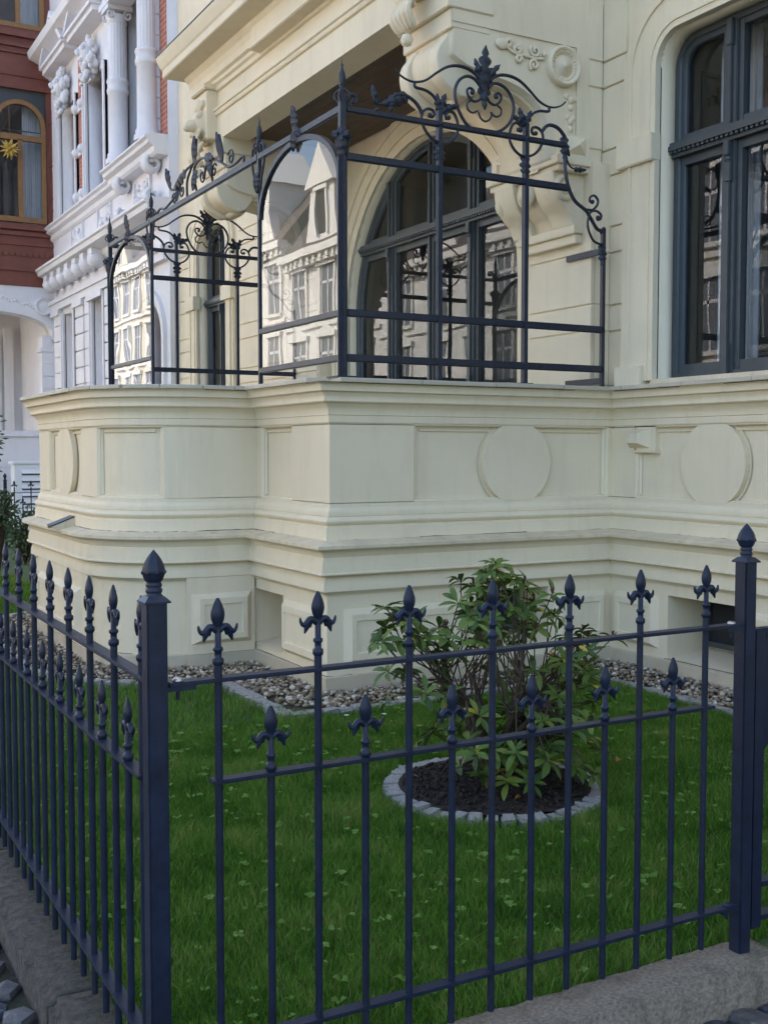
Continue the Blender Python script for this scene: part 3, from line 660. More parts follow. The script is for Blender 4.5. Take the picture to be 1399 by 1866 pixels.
# lion heads over the consoles
def lion(y, nm='lion_head'):
    m_ = MB(); x0, z0 = 4.16, 5.12
    m_.ball((x0 + .10, y, z0), .15, 12, (1, .85, 1.1)); m_.ball((x0 - .03, y, z0 - .03), .09, 10, (1.2, .8, .75)); m_.ball((x0 - .10, y, z0 - .06), .05, 8, (1, .9, .9))
    m_.ball((x0 - .02, y, z0 - .13), .06, 8, (1.1, .8, .6)); m_.ball((x0 + .01, y - .07, z0 + .07), .045, 8); m_.ball((x0 + .01, y + .07, z0 + .07), .045, 8)
    for k in range(16):
        a = math.pi*2*k/16; m_.ball((x0 + .13 + .02*math.sin(3*k), y + .15*math.cos(a), z0 + .17*math.sin(a)), .05, 7, (.9, .8, 1.1))
    for k in range(9): m_.ball((x0 + .05 + .02*(k % 2), y - .10 + .025*k, z0 + .19 + .02*math.sin(k*2.1)), .04, 6, (1, .8, 1.2))
    for k in range(10): m_.tube([(x0 + .02, y - .1 + .022*k, z0 - .08), (x0 - .03, y - .1 + .022*k, z0 - .18), (x0 + .06, y - .08 + .018*k, z0 - .30)], [.018, .022, .008], 5)
    return hb(m_, nm)
lion(YB1 - .34); lion(YB0 + .34)
for y in (YB1 - .34, YB0 + .34):
    hb(MB().box(4.22, 4.45, y - .19, y + .19, 4.93, 5.44).box(4.18, 4.45, y - .22, y + .22, 5.44, 5.50), 'console_pilaster', 'cream', .01)
    m_ = MB()
    for k in range(-2, 3): m_.tube(spline([(4.20, y + .05*k, 4.90), (4.13, y + .06*k, 4.78), (4.20, y + .045*k, 4.66)]), [.02]*5 + [.028]*5 + [.008], 6)
    m_.ball((4.19, y, 4.60), .05, 8); hb(m_, 'acanthus')
# corbel on the pier below the side arch
for (ya, yb, sg) in ((6.80, 7.76, 1), (11.40, 12.05, -1)):
    hb(MB().box(5.30, 5.60, ya + .03, yb - .02, 3.83, 4.00), 'corbel_block', 'cream', .01)
    hb(MB().box(5.26, 5.60, ya, yb, 3.765, 3.832).box(5.29, 5.60, ya + .02, yb - .02, 3.72, 3.766), 'corbel_abacus', 'cream', .006)
    m_ = MB()
    for yc in np.linspace(ya + .2, yb - .2, 3): m_.pyramid((5.30, yc, 3.915), (0, .11, 0), (0, 0, .065), (-1, 0, 0), .06, .12)
    m_.pyramid((5.45, ya + .03, 3.915), (.10, 0, 0), (0, 0, .065), (0, -1, 0), .05, .12); hb(m_, 'corbel_boss')
    pr2 = spline([(5.30, 3.73, 0), (5.315, 3.62, 0), (5.37, 3.51, 0), (5.46, 3.42, 0), (5.50, 3.33, 0)], 4)
    for (a, b, d) in ((ya + .10, ya + .33, -.02), (ya + .33, yb - .34, .03), (yb - .34, yb - .10, -.02)):
        hp(plate('corbel_scroll', [(p.x + d, p.y) for p in pr2] + [(5.60, 3.33), (5.60, 3.73)], [], 'xz', a, b, 'cream', None, .012))
    for yc in (ya + .10, yb - .12):
        m_ = MB(); m_.tube([(x, yc, z) for x, z in scroll2d(5.40, 3.60, .095, .02, 2.0, 1.4, 26)], .026, 7, flat=((0, 1, 0), 2.0)); m_.ball((5.40, yc, 3.60), .045, 10); hb(m_, 'corbel_volute')
    m_ = MB(); m_.lathe([(.10, 0), (.10, -.03), (.06, -.035), (.055, -.05), (0, -.055)], (5.335, (ya + yb)/2, 3.62), 18, 'x'); hb(m_, 'corbel_shield')
    hb(MB().box(5.47, 5.60, ya + .06, yb - .16, 3.27, 3.335).box(5.50, 5.60, ya + .08, yb - .2, 3.20, 3.272), 'corbel_foot', 'cream', .006)

exec_marker = None
# ------------------------------------------------------------------ wrought-iron terrace screens
SY, SX, ZT = 6.62, 3.36, 3.835
ORN = {
 'outer': [(4.517,4.194),(4.56,4.227),(4.624,4.25),(4.71,4.251),(4.787,4.228),(4.865,4.178),(4.943,4.12),(5.011,4.094),(5.079,4.091),(5.147,4.114),(5.187,4.147)],
 'heart': [(4.507,4.141),(4.549,4.178),(4.603,4.182),(4.668,4.153),(4.711,4.094),(4.725,4.026),(4.707,3.953),(4.659,3.894),(4.594,3.854),(4.509,3.83),(4.424,3.831),(4.34,3.858),(4.288,3.911),(4.252,3.974),(4.231,4.047),(4.236,4.107),(4.272,4.164),(4.328,4.194),(4.38,4.19),(4.422,4.162),(4.46,4.116)],
 'spiral': [(4.502,4.071),(4.518,4.047),(4.561,4.032),(4.604,4.06),(4.618,4.097),(4.595,4.118),(4.566,4.107),(4.566,4.085),(4.584,4.085)],
 'lobe': [(4.531,3.971),(4.572,3.953),(4.61,3.97),(4.617,4.01),(4.582,4.035)],
 'lobe_mid': [(4.426,3.965),(4.445,3.925),(4.482,3.908),(4.519,3.926),(4.538,3.964),(4.529,3.98)],
 'ring': [(4.765,3.895),(4.788,3.881),(4.79,3.912),(4.762,3.934),(4.724,3.925),(4.697,3.873),(4.692,3.811),(4.725,3.753),(4.78,3.716),(4.835,3.71),(4.902,3.732),(4.957,3.783),(4.985,3.85),(4.973,3.902),(4.934,3.927),(4.895,3.922),(4.884,3.894),(4.906,3.876),(4.923,3.895)],
 'stalk': [(4.839,3.936),(4.861,3.984),(4.899,4.024),(4.955,4.048),(5.034,4.057),(5.036,4.089)],
 'descent': [(4.973,3.902),(5.012,3.947),(5.057,3.962),(5.114,3.952),(5.161,3.918),(5.188,3.877),(5.191,3.787),(5.186,3.695),(5.199,3.606),(5.229,3.519),(5.282,3.443),(5.365,3.396),(5.402,3.369),(5.455,3.301),(5.498,3.257),(5.551,3.249)],
 'sp1': [(5.371,3.394),(5.444,3.395),(5.49,3.434),(5.497,3.475),(5.463,3.502),(5.427,3.488),(5.42,3.459),(5.443,3.448)],
 'sp2': [(5.402,3.352),(5.444,3.385),(5.491,3.39),(5.53,3.365),(5.523,3.336),(5.497,3.328),(5.489,3.349)],
 'sp3': [(5.411,3.345),(5.403,3.28),(5.425,3.217),(5.467,3.165),(5.547,3.146)],
 'tendril': [(5.197,3.742),(5.232,3.692),(5.279,3.675),(5.379,3.678)],
 'arm': [(3.964,3.889),(3.946,3.922),(3.909,3.959),(3.853,3.986),(3.808,3.991),(3.753,3.975),(3.699,3.928),(3.645,3.901),(3.61,3.915),(3.592,3.95),(3.583,4.003)],
 'foot_scroll': [(3.627,3.871),(3.592,3.847),(3.539,3.828),(3.477,3.821),(3.425,3.834),(3.399,3.865),(3.395,3.898),(3.417,3.928),(3.451,3.929),(3.464,3.901),(3.447,3.882),(3.427,3.889)],
}
MID = 4.474
mir = lambda pts: [(2*MID - x, z) for x, z in pts]
def acanthus(mb, base, tip, width, P3, lobes=4, curl=0.0, thick=.006):
    """lobed leaf from base to tip in the plane of the screen, P3 maps (u,z,depth) to space; slightly dished, two-sided"""
    b, t = Vector(base), Vector(tip); ax = t - b; L = ax.length; ax.normalize(); nn = Vector((-ax.y, ax.x))
    n = lobes*4; L_, R_, C_ = [], [], []
    for i in range(n + 1):
        u = i / n; env = math.sin(math.pi*min(1, .12 + .88*u))**.7 * (1 - .25*u); lob = .55 + .75*abs(math.sin(math.pi*u*lobes))
        wd = width*env*lob*.5 + .002; p = b + ax*(L*u); cd_ = curl*u*u
        C_.append(P3(p.x, p.y, -.024*math.sin(math.pi*u) - cd_)); q = p + nn*wd - ax*(.02*L*math.sin(math.pi*u*lobes)); L_.append(P3(q.x, q.y, .008 - cd_)); q = p - nn*wd - ax*(.02*L*math.sin(math.pi*u*lobes)); R_.append(P3(q.x, q.y, .008 - cd_))
    vs = L_ + C_ + R_; m = n + 1
    mb.add(vs, [(i, i+1, m+i+1, m+i) for i in range(n)] + [(m+i, m+i+1, 2*m+i+1, 2*m+i) for i in range(n)], True)
    vs2 = [P3(0, 0, 0)]*0
    off_ = [tuple(Vector(v) + (Vector(P3(0,0,thick)) - Vector(P3(0,0,0)))) for v in vs]
    mb.add(off_, [(m+i, m+i+1, i+1, i) for i in range(n)] + [(2*m+i, 2*m+i+1, m+i+1, m+i) for i in range(n)], True)
    return mb
def side_screen(label, y, side_sign):
    t = thing('terrace_screen', label, 'iron screen', (SX, y, 2.085), 0, 'wrought iron screens round the terrace')
    inv = Matrix.Translation((-SX, -y, -2.085))
    P3 = lambda u, z, d=0.0: (u, y + d*side_sign, z)
    def part(mb, nm, m='screen_iron', bv=0):
        o = mb.build(nm, m, None, bv); o.parent = t; o.matrix_parent_inverse = inv; return o
    def bar(nm, pts, r, k=5, tap=None):
        sp = spline([(p[0], p[1], 0) for p in pts], k); P = [P3(p.x, p.y) for p in sp]
        rr = [r]*len(P) if not tap else [r*(1 - (1-tap)*i/(len(P)-1)) for i in range(len(P))]
        return part(MB().tube(P, rr, 8, flat=((0, 1, 0), 1.25), axis=(0, 1, 0)), nm)
    # rails and uprights (flat T bars)
    def rail(z, x0, x1, h=.018):
        part(MB().box(x0, x1, y - .018, y + .018, z - h, z + h).box(x0, x1, y - .006, y + .006, z - h - .008, z + h + .008), 'rail')
    rail(2.217, SX + .03, 5.553); rail(2.513, SX + .03, 5.553); rail(3.530, SX + .03, 5.21); rail(ZT, SX + .03, 5.19, .013)
    for x in (4.105, 4.833):
        part(MB().box(x - .016, x + .016, y - .024, y + .024, 2.085, 3.93), 'upright', bv=.003)
        part(MB().box(x - .06, x + .06, y - .03, y + .03, 2.078, 2.093), 'foot_plate')
    part(MB().box(5.538, 5.566, y - .018, y + .018, 2.085, 3.27), 'end_upright', bv=.003)
    for z in (2.13, 3.10):
        yy = (y, y + .42*side_sign); part(MB().box(5.535, 5.557, min(yy), max(yy), z - .022, z + .022), 'wall_strap')
    # scrolls
    bar('scroll', ORN['outer'], .013, 5, .45); bar('scroll', mir(ORN['outer']), .013, 5, .45); bar('scroll', ORN['heart'], .011)
    bar('scroll', ORN['spiral'], .009); bar('scroll', mir(ORN['spiral']), .009); bar('scroll', ORN['lobe'], .007); bar('scroll', mir(ORN['lobe']), .007); bar('scroll', ORN['lobe_mid'], .007)
    bar('scroll', ORN['ring'], .010); bar('scroll', mir(ORN['ring']), .010); bar('scroll', ORN['stalk'], .010); bar('scroll', mir(ORN['stalk']), .010)
    bar('scroll', ORN['descent'], .013); bar('scroll', ORN['sp1'], .009); bar('scroll', ORN['sp2'], .009); bar('scroll', ORN['sp3'], .009); bar('scroll', ORN['tendril'], .008, 5, .5)
    bar('scroll', ORN['arm'], .013, 5, .5); bar('scroll', ORN['foot_scroll'], .011)
    for (cx_, cz_) in ((4.768, 3.89), (4.92, 3.885), (2*MID-4.768, 3.89), (2*MID-4.92, 3.885), (4.575, 4.092), (2*MID-4.575, 4.092), (5.445, 3.455), (5.5, 3.345), (3.44, 3.895)):
        part(MB().ball(P3(cx_, cz_), .017, 8), 'scroll_eye')
    # leaves
    LV = [((4.478, 4.08), (4.484, 4.43), .12, 5), ((4.47, 4.20), (4.39, 4.325), .055, 3), ((4.49, 4.20), (4.605, 4.318), .055, 3), ((4.478, 4.16), (4.478, 3.985), .065, 3),
          ((4.835, 3.92), (4.77, 4.045), .06, 3), ((4.838, 3.92), (4.875, 4.04), .05, 3), ((4.83, 3.93), (4.715, 3.985), .05, 3), ((4.835, 3.72), (4.835, 3.535), .085, 4),
          ((2*MID-4.835, 3.92), (4.155, 4.05), .06, 3), ((2*MID-4.838, 3.92), (4.085, 4.04), .05, 3), ((2*MID-4.83, 3.93), (4.26, 3.985), .055, 3), ((4.113, 3.72), (4.113, 3.535), .085, 4),
          ((5.186, 3.90), (5.19, 3.72), .08, 4), ((5.17, 3.86), (5.225, 3.76), .045, 3), ((5.28, 3.675), (5.385, 3.680), .035, 3), ((5.551, 3.15), (5.552, 2.98), .075, 4), ((5.553, 3.22), (5.555, 3.28), .045, 2),
          ((3.86, 3.99), (3.66, 3.905), .085, 4), ((3.74, 3.96), (3.72, 3.86), .05, 3), ((3.63, 3.90), (3.582, 4.02), .045, 3)]
    for (b, e, wd, lb) in LV: part(acanthus(MB(), b, e, wd, P3, lb, .012), 'leaf_ornament')
    for x in (4.105, 4.833): part(MB().ball(P3(x, 3.835, -.02), .018, 8), 'rosette')
    # glass
    for (x0, x1) in ((3.40, 4.09), (4.12, 4.818)):
        g_ = MB(); g_.add([(x0, y + .004, 2.235), (x1, y + .004, 2.235), (x1, y + .004, 2.495), (x0, y + .004, 2.495)], [(0,1,2,3)]); part(g_, 'pane', 'side_glass')
        g_ = MB(); g_.add([(x0, y + .004, 2.531), (x1, y + .004, 2.531), (x1, y + .004, 3.512), (x0, y + .004, 3.512)], [(0,1,2,3)]); part(g_, 'pane', 'side_glass')
    return t
side_screen('dark wrought iron side screen with scroll crest in front of the arched window', SY, 1)
side_screen('dark iron side screen on the far end of the terrace, towards the white house', 12.20, -1)
# front screen, along the street
fy = [6.62, 8.01, 10.72, 12.20]
fs = thing('terrace_screen', 'iron street-side screen of the terrace with two round-arched glass panels and open middle', 'iron screen', (SX, 9.4, 2.085), 0, 'wrought iron screens round the terrace')
FI = Matrix.Translation((-SX, -9.4, -2.085))
def fpart(mb, nm, m='screen_iron', bv=0):
    o = mb.build(nm, m, None, bv); o.parent = fs; o.matrix_parent_inverse = FI; return o
def finial(mb, x, y, z, s=1.0):
    prof = [(.012, 0), (.016, .02), (.010, .03)]
    for k in range(7):
        h = .035 + .012*k; r_ = .012 + .010*math.sin(math.pi*(k + .6)/7.4); prof += [(r_, h), (r_*.72, h + .006)]
    prof += [(.008, .125), (.005, .135), (.009, .145), (.004, .155), (.0, .20)]
    mb.lathe([(r_*s, h*s) for r_, h in prof], (x, y, z), 10)
    for k in range(4):
        a = math.pi/2*k + math.pi/4; pts = [(x + s*(.008 + .036*math.sin(u*math.pi))*math.cos(a), y + s*(.008 + .036*math.sin(u*math.pi))*math.sin(a), z + s*(-.05 + .075*u)) for u in np.linspace(0, 1.25, 9)]
        mb.tube(pts, .0055*s, 5)
    return mb
def post_leaves(y, z=3.60, s=1.0):
    for a in (R(-90), R(180), R(0), R(90)):
        d = Vector((math.cos(a), math.sin(a), 0)); q = Vector((-d.y, d.x, 0))
        c = Vector((SX, y, 0)) + d*.030
        P3 = lambda u, zz, dp=0, c=c, d=d, q=q: tuple(c + q*u + d*(-dp) + Vector((0, 0, zz)))
        fpart(acanthus(MB(), (0, z + .11), (0, z - .09), .085*s, P3, 4, .0), 'leaf_ornament')
        fpart(acanthus(MB(), (0, z + .03), (.01, z + .085), .04*s, lambda u, zz, dp=0, c=c, d=d, q=q: tuple(c + q*u + d*(.03 - dp) + Vector((0, 0, zz))), 2, .0), 'leaf_ornament')
for i, y in enumerate(fy):
    big = i in (0, 3); r_ = .021 if big else .015
    m_ = MB(); m_.box(SX - r_, SX + r_, y - r_, y + r_, 2.085, 3.93)
    if big: m_.box(SX - .034, SX + .034, y - .010, y + .010, 2.085, 3.56); m_.box(SX - .010, SX + .010, y - .034, y + .034, 2.085, 3.56)
    fpart(m_, 'post', bv=.003)
    fpart(MB().box(SX - .08, SX + .08, y - .08, y + .08, 2.078, 2.094), 'foot_plate')
    fpart(finial(MB(), SX, y, 3.93, 1.25 if big else 1.15), 'finial')
    if big: post_leaves(y)
    else:
        for sg in (-1, 1):
            m_ = MB(); m_.tube(spline([(SX, y + sg*.012, 3.55), (SX - .01, y + sg*.06, 3.66), (SX - .01, y + sg*.115, 3.79), (SX - .01, y + sg*.105, 3.90), (SX - .01, y + sg*.06, 3.92), (SX - .01, y + sg*.045, 3.87)]), .010, 7); fpart(m_, 'scroll')
        P3 = lambda u, z, dp=0, y=y: (SX - .03 + dp, y + u, z)
        fpart(acanthus(MB(), (0, 3.72), (0, 3.56), .07, P3, 4), 'leaf_ornament')
def frail(z, y0, y1, h=.016):
    fpart(MB().box(SX - .018, SX + .018, y0 + .02, y1 - .02, z - h, z + h).box(SX - .006, SX + .006, y0 + .02, y1 - .02, z - h - .007, z + h + .007), 'rail')
for (a, b) in ((fy[0], fy[1]), (fy[2], fy[3])):
    frail(2.217, a, b); frail(2.513, a, b); frail(ZT, a, b, .02)
    c = (a + b)/2; hw = (b - a)/2 - .02; zs_ = 3.36; rise = 3.79 - zs_
    arcp = [(c + hw*math.cos(math.pi*i/28), zs_ + rise*math.sin(math.pi*i/28)) for i in range(29)]
    # flat arch bar
    m_ = MB(); n = len(arcp); vs = []
    for k, (yy, zz) in enumerate(arcp):
        tx = Vector((arcp[min(k+1, n-1)][0] - arcp[max(k-1, 0)][0], arcp[min(k+1, n-1)][1] - arcp[max(k-1, 0)][1])).normalized(); q = Vector((tx.y, -tx.x))
        for (d, x) in ((-.018, SX - .02), (.018, SX - .02), (.018, SX + .02), (-.018, SX + .02)): vs.append((x, yy + q.x*d, zz + q.y*d))
    m_.add(vs, [(k*4 + j, k*4 + (j+1) % 4, (k+1)*4 + (j+1) % 4, (k+1)*4 + j) for k in range(n-1) for j in range(4)]); fpart(m_, 'arch_bar')
    P3 = lambda u, z, dp=0: (SX - .028 + dp, u, z)
    fpart(acanthus(MB(), (c, 3.84), (c, 4.03), .10, P3, 4, .02), 'leaf_ornament'); fpart(acanthus(MB(), (c, 3.88), (c + .03, 3.72), .09, P3, 3), 'leaf_ornament'); fpart(acanthus(MB(), (c, 3.88), (c - .08, 3.80), .06, P3, 3), 'leaf_ornament')
    # bowed old glass: lower and upper pane
    for (z0, z1, archtop) in ((2.234, 2.497, False), (2.53, 3.36, True)):
        if not archtop: poly = [(a + .02, z0), (b - .02, z0), (b - .02, z1), (a + .02, z1)]
        else: poly = [(a + .02, z0), (b - .02, z0)] + arcp
        g_ = MB(); g_.add([(SX - .002, p[0], p[1]) for p in poly], [tuple(range(len(poly)))]); fpart(g_, 'pane', 'screen_glass')
frail(ZT, fy[1], fy[2], .02)
crest = [[(10.309,3.871),(10.073,3.912),(9.919,3.966),(10.108,4.016),(10.183,4.105),(10.179,4.202)], [(9.919,3.966),(9.806,4.026),(9.695,4.097),(9.552,4.112)], [(9.665,3.86),(9.662,3.996),(9.553,4.089),(9.447,4.158),(9.408,4.309)],
         [(9.419,3.86),(9.484,4.051),(9.345,4.112),(9.147,4.09),(8.987,4.043),(8.802,3.969),(8.652,3.904),(8.477,3.897),(8.335,3.917),(8.322,3.862)], [(9.249,3.933),(9.215,3.971),(9.115,4.039),(9.022,3.87)], [(8.802,3.969),(8.785,4.051),(8.858,4.209)], [(10.6,3.84),(10.45,3.90),(10.309,3.871)]]
for c_ in crest: fpart(MB().tube([(SX, p.x, p.y) for p in spline([(a, b, 0) for a, b in c_], 5)], .011, 7), 'scroll')
for (cy_, cz_, r_, a0, tn) in ((9.27, 3.965, .085, 1.2, 1.4), (9.80, 3.945, .075, 2.0, -1.4), (8.60, 3.965, .07, .5, 1.3), (10.02, 3.91, .06, .3, 1.3), (8.98, 3.945, .06, 2.6, -1.3)):
    fpart(MB().tube([(SX, a_, b_) for a_, b_ in scroll2d(cy_, cz_, r_, .012, a0, tn, 26)], .008, 6), 'scroll')
P3 = lambda u, z, dp=0: (SX - .012 + dp, u, z)
for (b, e, wd, lb) in (((9.46, 4.10), (9.40, 4.33), .10, 4), ((9.43, 4.05), (9.45, 3.87), .10, 4), ((9.70, 4.09), (9.95, 3.98), .10, 4), ((10.13, 4.03), (10.18, 4.22), .07, 3), ((8.80, 3.97), (8.86, 4.23), .07, 3), ((9.10, 4.06), (9.0, 3.90), .09, 4), ((9.2, 4.10), (8.95, 4.04), .08, 4), ((9.92, 3.97), (9.88, 3.86), .05, 3)):
    fpart(acanthus(MB(), b, e, wd, P3, lb, .02), 'leaf_ornament')

# ------------------------------------------------------------------ ground
def sheet(name, x0, x1, y0, y1, z, m, kind='structure'):
    o = MB().add([(x0, y0, z), (x1, y0, z), (x1, y1, z), (x0, y1, z)], [(0,1,2,3)]).build(name, m); return tag(o, kind=kind)
sheet('ground', -400, 400, -400, 400, -0.25, 'asphalt')
sheet('street', -10.2, -3.0, -120, 200, -0.20, 'asphalt')
pav = sheet('pavement', -3.0, 0.80, -60, 120, -0.135, 'joint_soil'); sheet('pavement', -13.0, -10.2, -60, 120, -0.135, 'granite')
path_ = sheet('garden_path', 0.80, 8.0, -6.0, 2.45, -0.131, 'joint_soil')
lawn = MB()
lawn.add([(0.78, 2.45, -.035), (5.75, 2.45, -.035), (5.75, 20, -.035), (0.78, 20, -.035)], [(0,1,2,3)])
lw = tag(lawn.build('lawn', 'lawn_soil'), kind='structure')
sheet('side_garden', 0.78, 6.0, 20, 40, -.04, 'lawn_soil')
# distance of points to the base line of the house
def dist_house(p):
    d = np.full(len(p), 1e9); ins = np.zeros(len(p), bool)
    for a, b in zip(PN[:-1], PN[1:]):
        ab = b - a; t = np.clip(((p - a) @ ab) / (ab @ ab), 0, 1); q = a + t[:,None]*ab; d = np.minimum(d, np.hypot(*(p - q).T))
    # inside test: to the right of the path (x larger)
    poly = np.vstack([PN, [[20, 16.95], [20, -6]]]); x, y = p[:,0], p[:,1]
    for a, b in zip(poly, np.roll(poly, -1, 0)):
        c = ((a[1] > y) != (b[1] > y)) & (x < (b[0]-a[0])*(y-a[1])/(b[1]-a[1] + 1e-12) + a[0]); ins ^= c
    d[ins] = -d[ins]; return d
RC, RI, RO = np.array([3.02, 4.36]), 0.44, 0.56

# gravel bed along the walls
go = off(0.50); gi = off(0.05)
gb = MB(); gb.add([(p[0], p[1], -.015) for p in go] + [(p[0], p[1], -.015) for p in gi], [(i, i+1, len(go)+i+1, len(go)+i) for i in range(len(go)-1)])
tag(gb.build('gravel_bed', 'joint_soil'), kind='structure')
# pebbles
ico = bmesh.new(); bmesh.ops.create_icosphere(ico, subdivisions=1, radius=1.0); ico.verts.ensure_lookup_table()
IV = np.array([v.co[:] for v in ico.verts]); IF = np.array([[v.index for v in f.verts] for f in ico.faces]); ico.free()
N = 42000; p = np.stack([rng.uniform(1.3, 5.7, N), rng.uniform(3.2, 13.5, N)], 1); d = dist_house(p); p = p[(d > .055) & (d < .49)]
vv, ff, tt = [], [], []
for k, (x, y) in enumerate(p):
    r_ = rng.uniform(.008, .020); sc = r_*np.array([rng.uniform(.8, 1.4), rng.uniform(.8, 1.3), rng.uniform(.55, .85)]); a = rng.uniform(0, 6.28); ca, sa = math.cos(a), math.sin(a)
    q = IV*sc*(1 + rng.uniform(-.14, .14, (len(IV), 1))); q = np.stack([q[:,0]*ca - q[:,1]*sa, q[:,0]*sa + q[:,1]*ca, q[:,2]], 1) + [x, y, rng.uniform(-.008, .018)]
    vv.append(q); ff.append(IF + k*len(IV)); tt.append(np.full(len(IF), min(1, max(0, rng.normal(.64, .28)))))
tag(big_mesh('gravel', np.vstack(vv), np.concatenate(ff).ravel(), 3, 'pebble', np.concatenate(tt), smooth=True), 'rounded brown, grey and white pebbles along the foot of the cream house', 'gravel', kind='stuff')
# edging of small granite setts along the gravel
edg = thing('stone_edging', 'row of small pale granite setts edging the pebble strip along the house', 'edging', (2.7, 6.1, 0))
def rough_block(lx, ly, lz, j=.006, bev=.008):
    m_ = MB().box(-lx/2, lx/2, -ly/2, ly/2, -lz, 0); me = m_.mesh('sett', 'granite_l', bev)
    for v in me.vertices: v.co += Vector((random.uniform(-j, j), random.uniform(-j, j), random.uniform(-j, j)))
    return me
setts = [rough_block(.095, .095, .08) for _ in range(6)]
so = off(0.535); cs2 = np.concatenate([[0], np.cumsum(np.hypot(*np.diff(so, axis=0).T))])
s = 8.2
while s < cs2[-1] - 6.2:
    i = int(np.searchsorted(cs2, s, 'right') - 1); t = (s - cs2[i])/(cs2[i+1] - cs2[i]); q = so[i]*(1-t) + so[i+1]*t; dr = so[i+1] - so[i]
    o = inst('sett', random.choice(setts), edg, (q[0] - 2.7, q[1] - 6.1, random.uniform(.004, .016)), (random.uniform(-.03, .03), random.uniform(-.03, .03), math.atan2(dr[1], dr[0]) + random.uniform(-.05, .05)), (random.uniform(.95, 1.15), 1, 1)); s += .103
# round bed with its ring of setts
ring = thing('bed_edging_ring', 'ring of pale granite setts round the soil bed of the shrub', 'edging', (RC[0], RC[1], 0))
wedge = [rough_block(.066, .088, .08, .007) for _ in range(6)]
for k in range(43):
    a = 2*math.pi*k/43; inst('sett', random.choice(wedge), ring, (.49*math.cos(a), .49*math.sin(a), random.uniform(-.004, .014)), (random.uniform(-.04, .04), random.uniform(-.04, .04), a + math.pi/2), (random.uniform(.9, 1.0), 1, 1))
m_ = MB(); n = 36; vs = [(RC[0], RC[1], .01)]
for rr_ in (.15, .3, .46):
    for k in range(n):
        a = 2*math.pi*k/n; vs.append((RC[0] + rr_*math.cos(a), RC[1] + rr_*math.sin(a), .005 + .02*noise.noise(Vector((rr_*9*math.cos(a), rr_*9*math.sin(a), 3)))))
m_.add(vs, [(0, 1 + k, 1 + (k+1) % n) for k in range(n)] + [(1 + r_*n + k, 1 + r_*n + n + k, 1 + r_*n + n + (k+1) % n, 1 + r_*n + (k+1) % n) for r_ in range(2) for k in range(n)], True)
tag(m_.build('flower_bed', 'soil'), kind='structure')
# soil crumbs and litter in the bed
vv, ff, tt = [], [], []
for k in range(900):
    a, r_ = rng.uniform(0, 6.28), .44*math.sqrt(rng.uniform()); s_ = rng.uniform(.004, .013); vv.append(IV*s_*rng.uniform(.6, 1.3, 3) + [RC[0] + r_*math.cos(a), RC[1] + r_*math.sin(a), .012]); ff.append(IF + k*len(IV)); tt.append(np.full(len(IF), 0))
tag(big_mesh('soil_crumbs', np.vstack(vv), np.concatenate(ff).ravel(), 3, 'soil', np.concatenate(tt)), 'loose dark soil crumbs in the round shrub bed', 'soil', kind='stuff')

# kerb stones below the fences
kerb = tag(bpy.data.objects.new('kerb', None), kind='structure'); link(kerb)
def kerb_stone(x0, x1, y0, y1, m, seed):
    lx, ly = x1 - x0, y1 - y0; bm = bmesh.new(); bmesh.ops.create_cube(bm, size=1.0)
    for v in bm.verts: v.co = Vector((v.co.x*lx, v.co.y*ly, v.co.z*.34))
    L = max(lx, ly); cutn = int(L / .035)
    ed = [e for e in bm.edges if abs((e.verts[0].co - e.verts[1].co)[0 if lx > ly else 1]) > L*.9]
    bmesh.ops.bevel(bm, geom=[e for e in ed if e.verts[0].co.z > 0], offset=.025, segments=3, affect='EDGES')
    ed = [e for e in bm.edges if abs((e.verts[0].co - e.verts[1].co)[0 if lx > ly else 1]) > L*.9]
    bmesh.ops.subdivide_edges(bm, edges=ed, cuts=cutn, use_grid_fill=True)
    bmesh.ops.triangulate(bm, faces=[f for f in bm.faces if len(f.verts) > 4])
    for v in bm.verts:
        q = Vector((v.co.x*14 + seed, v.co.y*14, v.co.z*14)); nz = noise.fractal(q, 1.0, 2.0, 4)
        v.co += Vector((noise.noise(q + Vector((9,0,0))), noise.noise(q + Vector((0,9,0))), nz))*.006
    me = bpy.data.meshes.new('kerb_stone'); bm.to_mesh(me); bm.free(); me.polygons.foreach_set('use_smooth', [True]*len(me.polygons)); me.materials.append(M[m])
    inst('kerb_stone', me, kerb, ((x0+x1)/2, (y0+y1)/2, -.17))
kerb_stone(0.92, 2.79, 2.385, 2.60, 'granite', 1.0)
ys = [2.30, 3.26, 4.6, 5.9, 7.2, 8.5, 9.8, 11.1, 12.4, 13.7, 15.0]
for k, (a, b) in enumerate(zip(ys[:-1], ys[1:])): kerb_stone(0.685, 0.87, a + .004, b - .004, 'moss_stone', 3.0 + k)
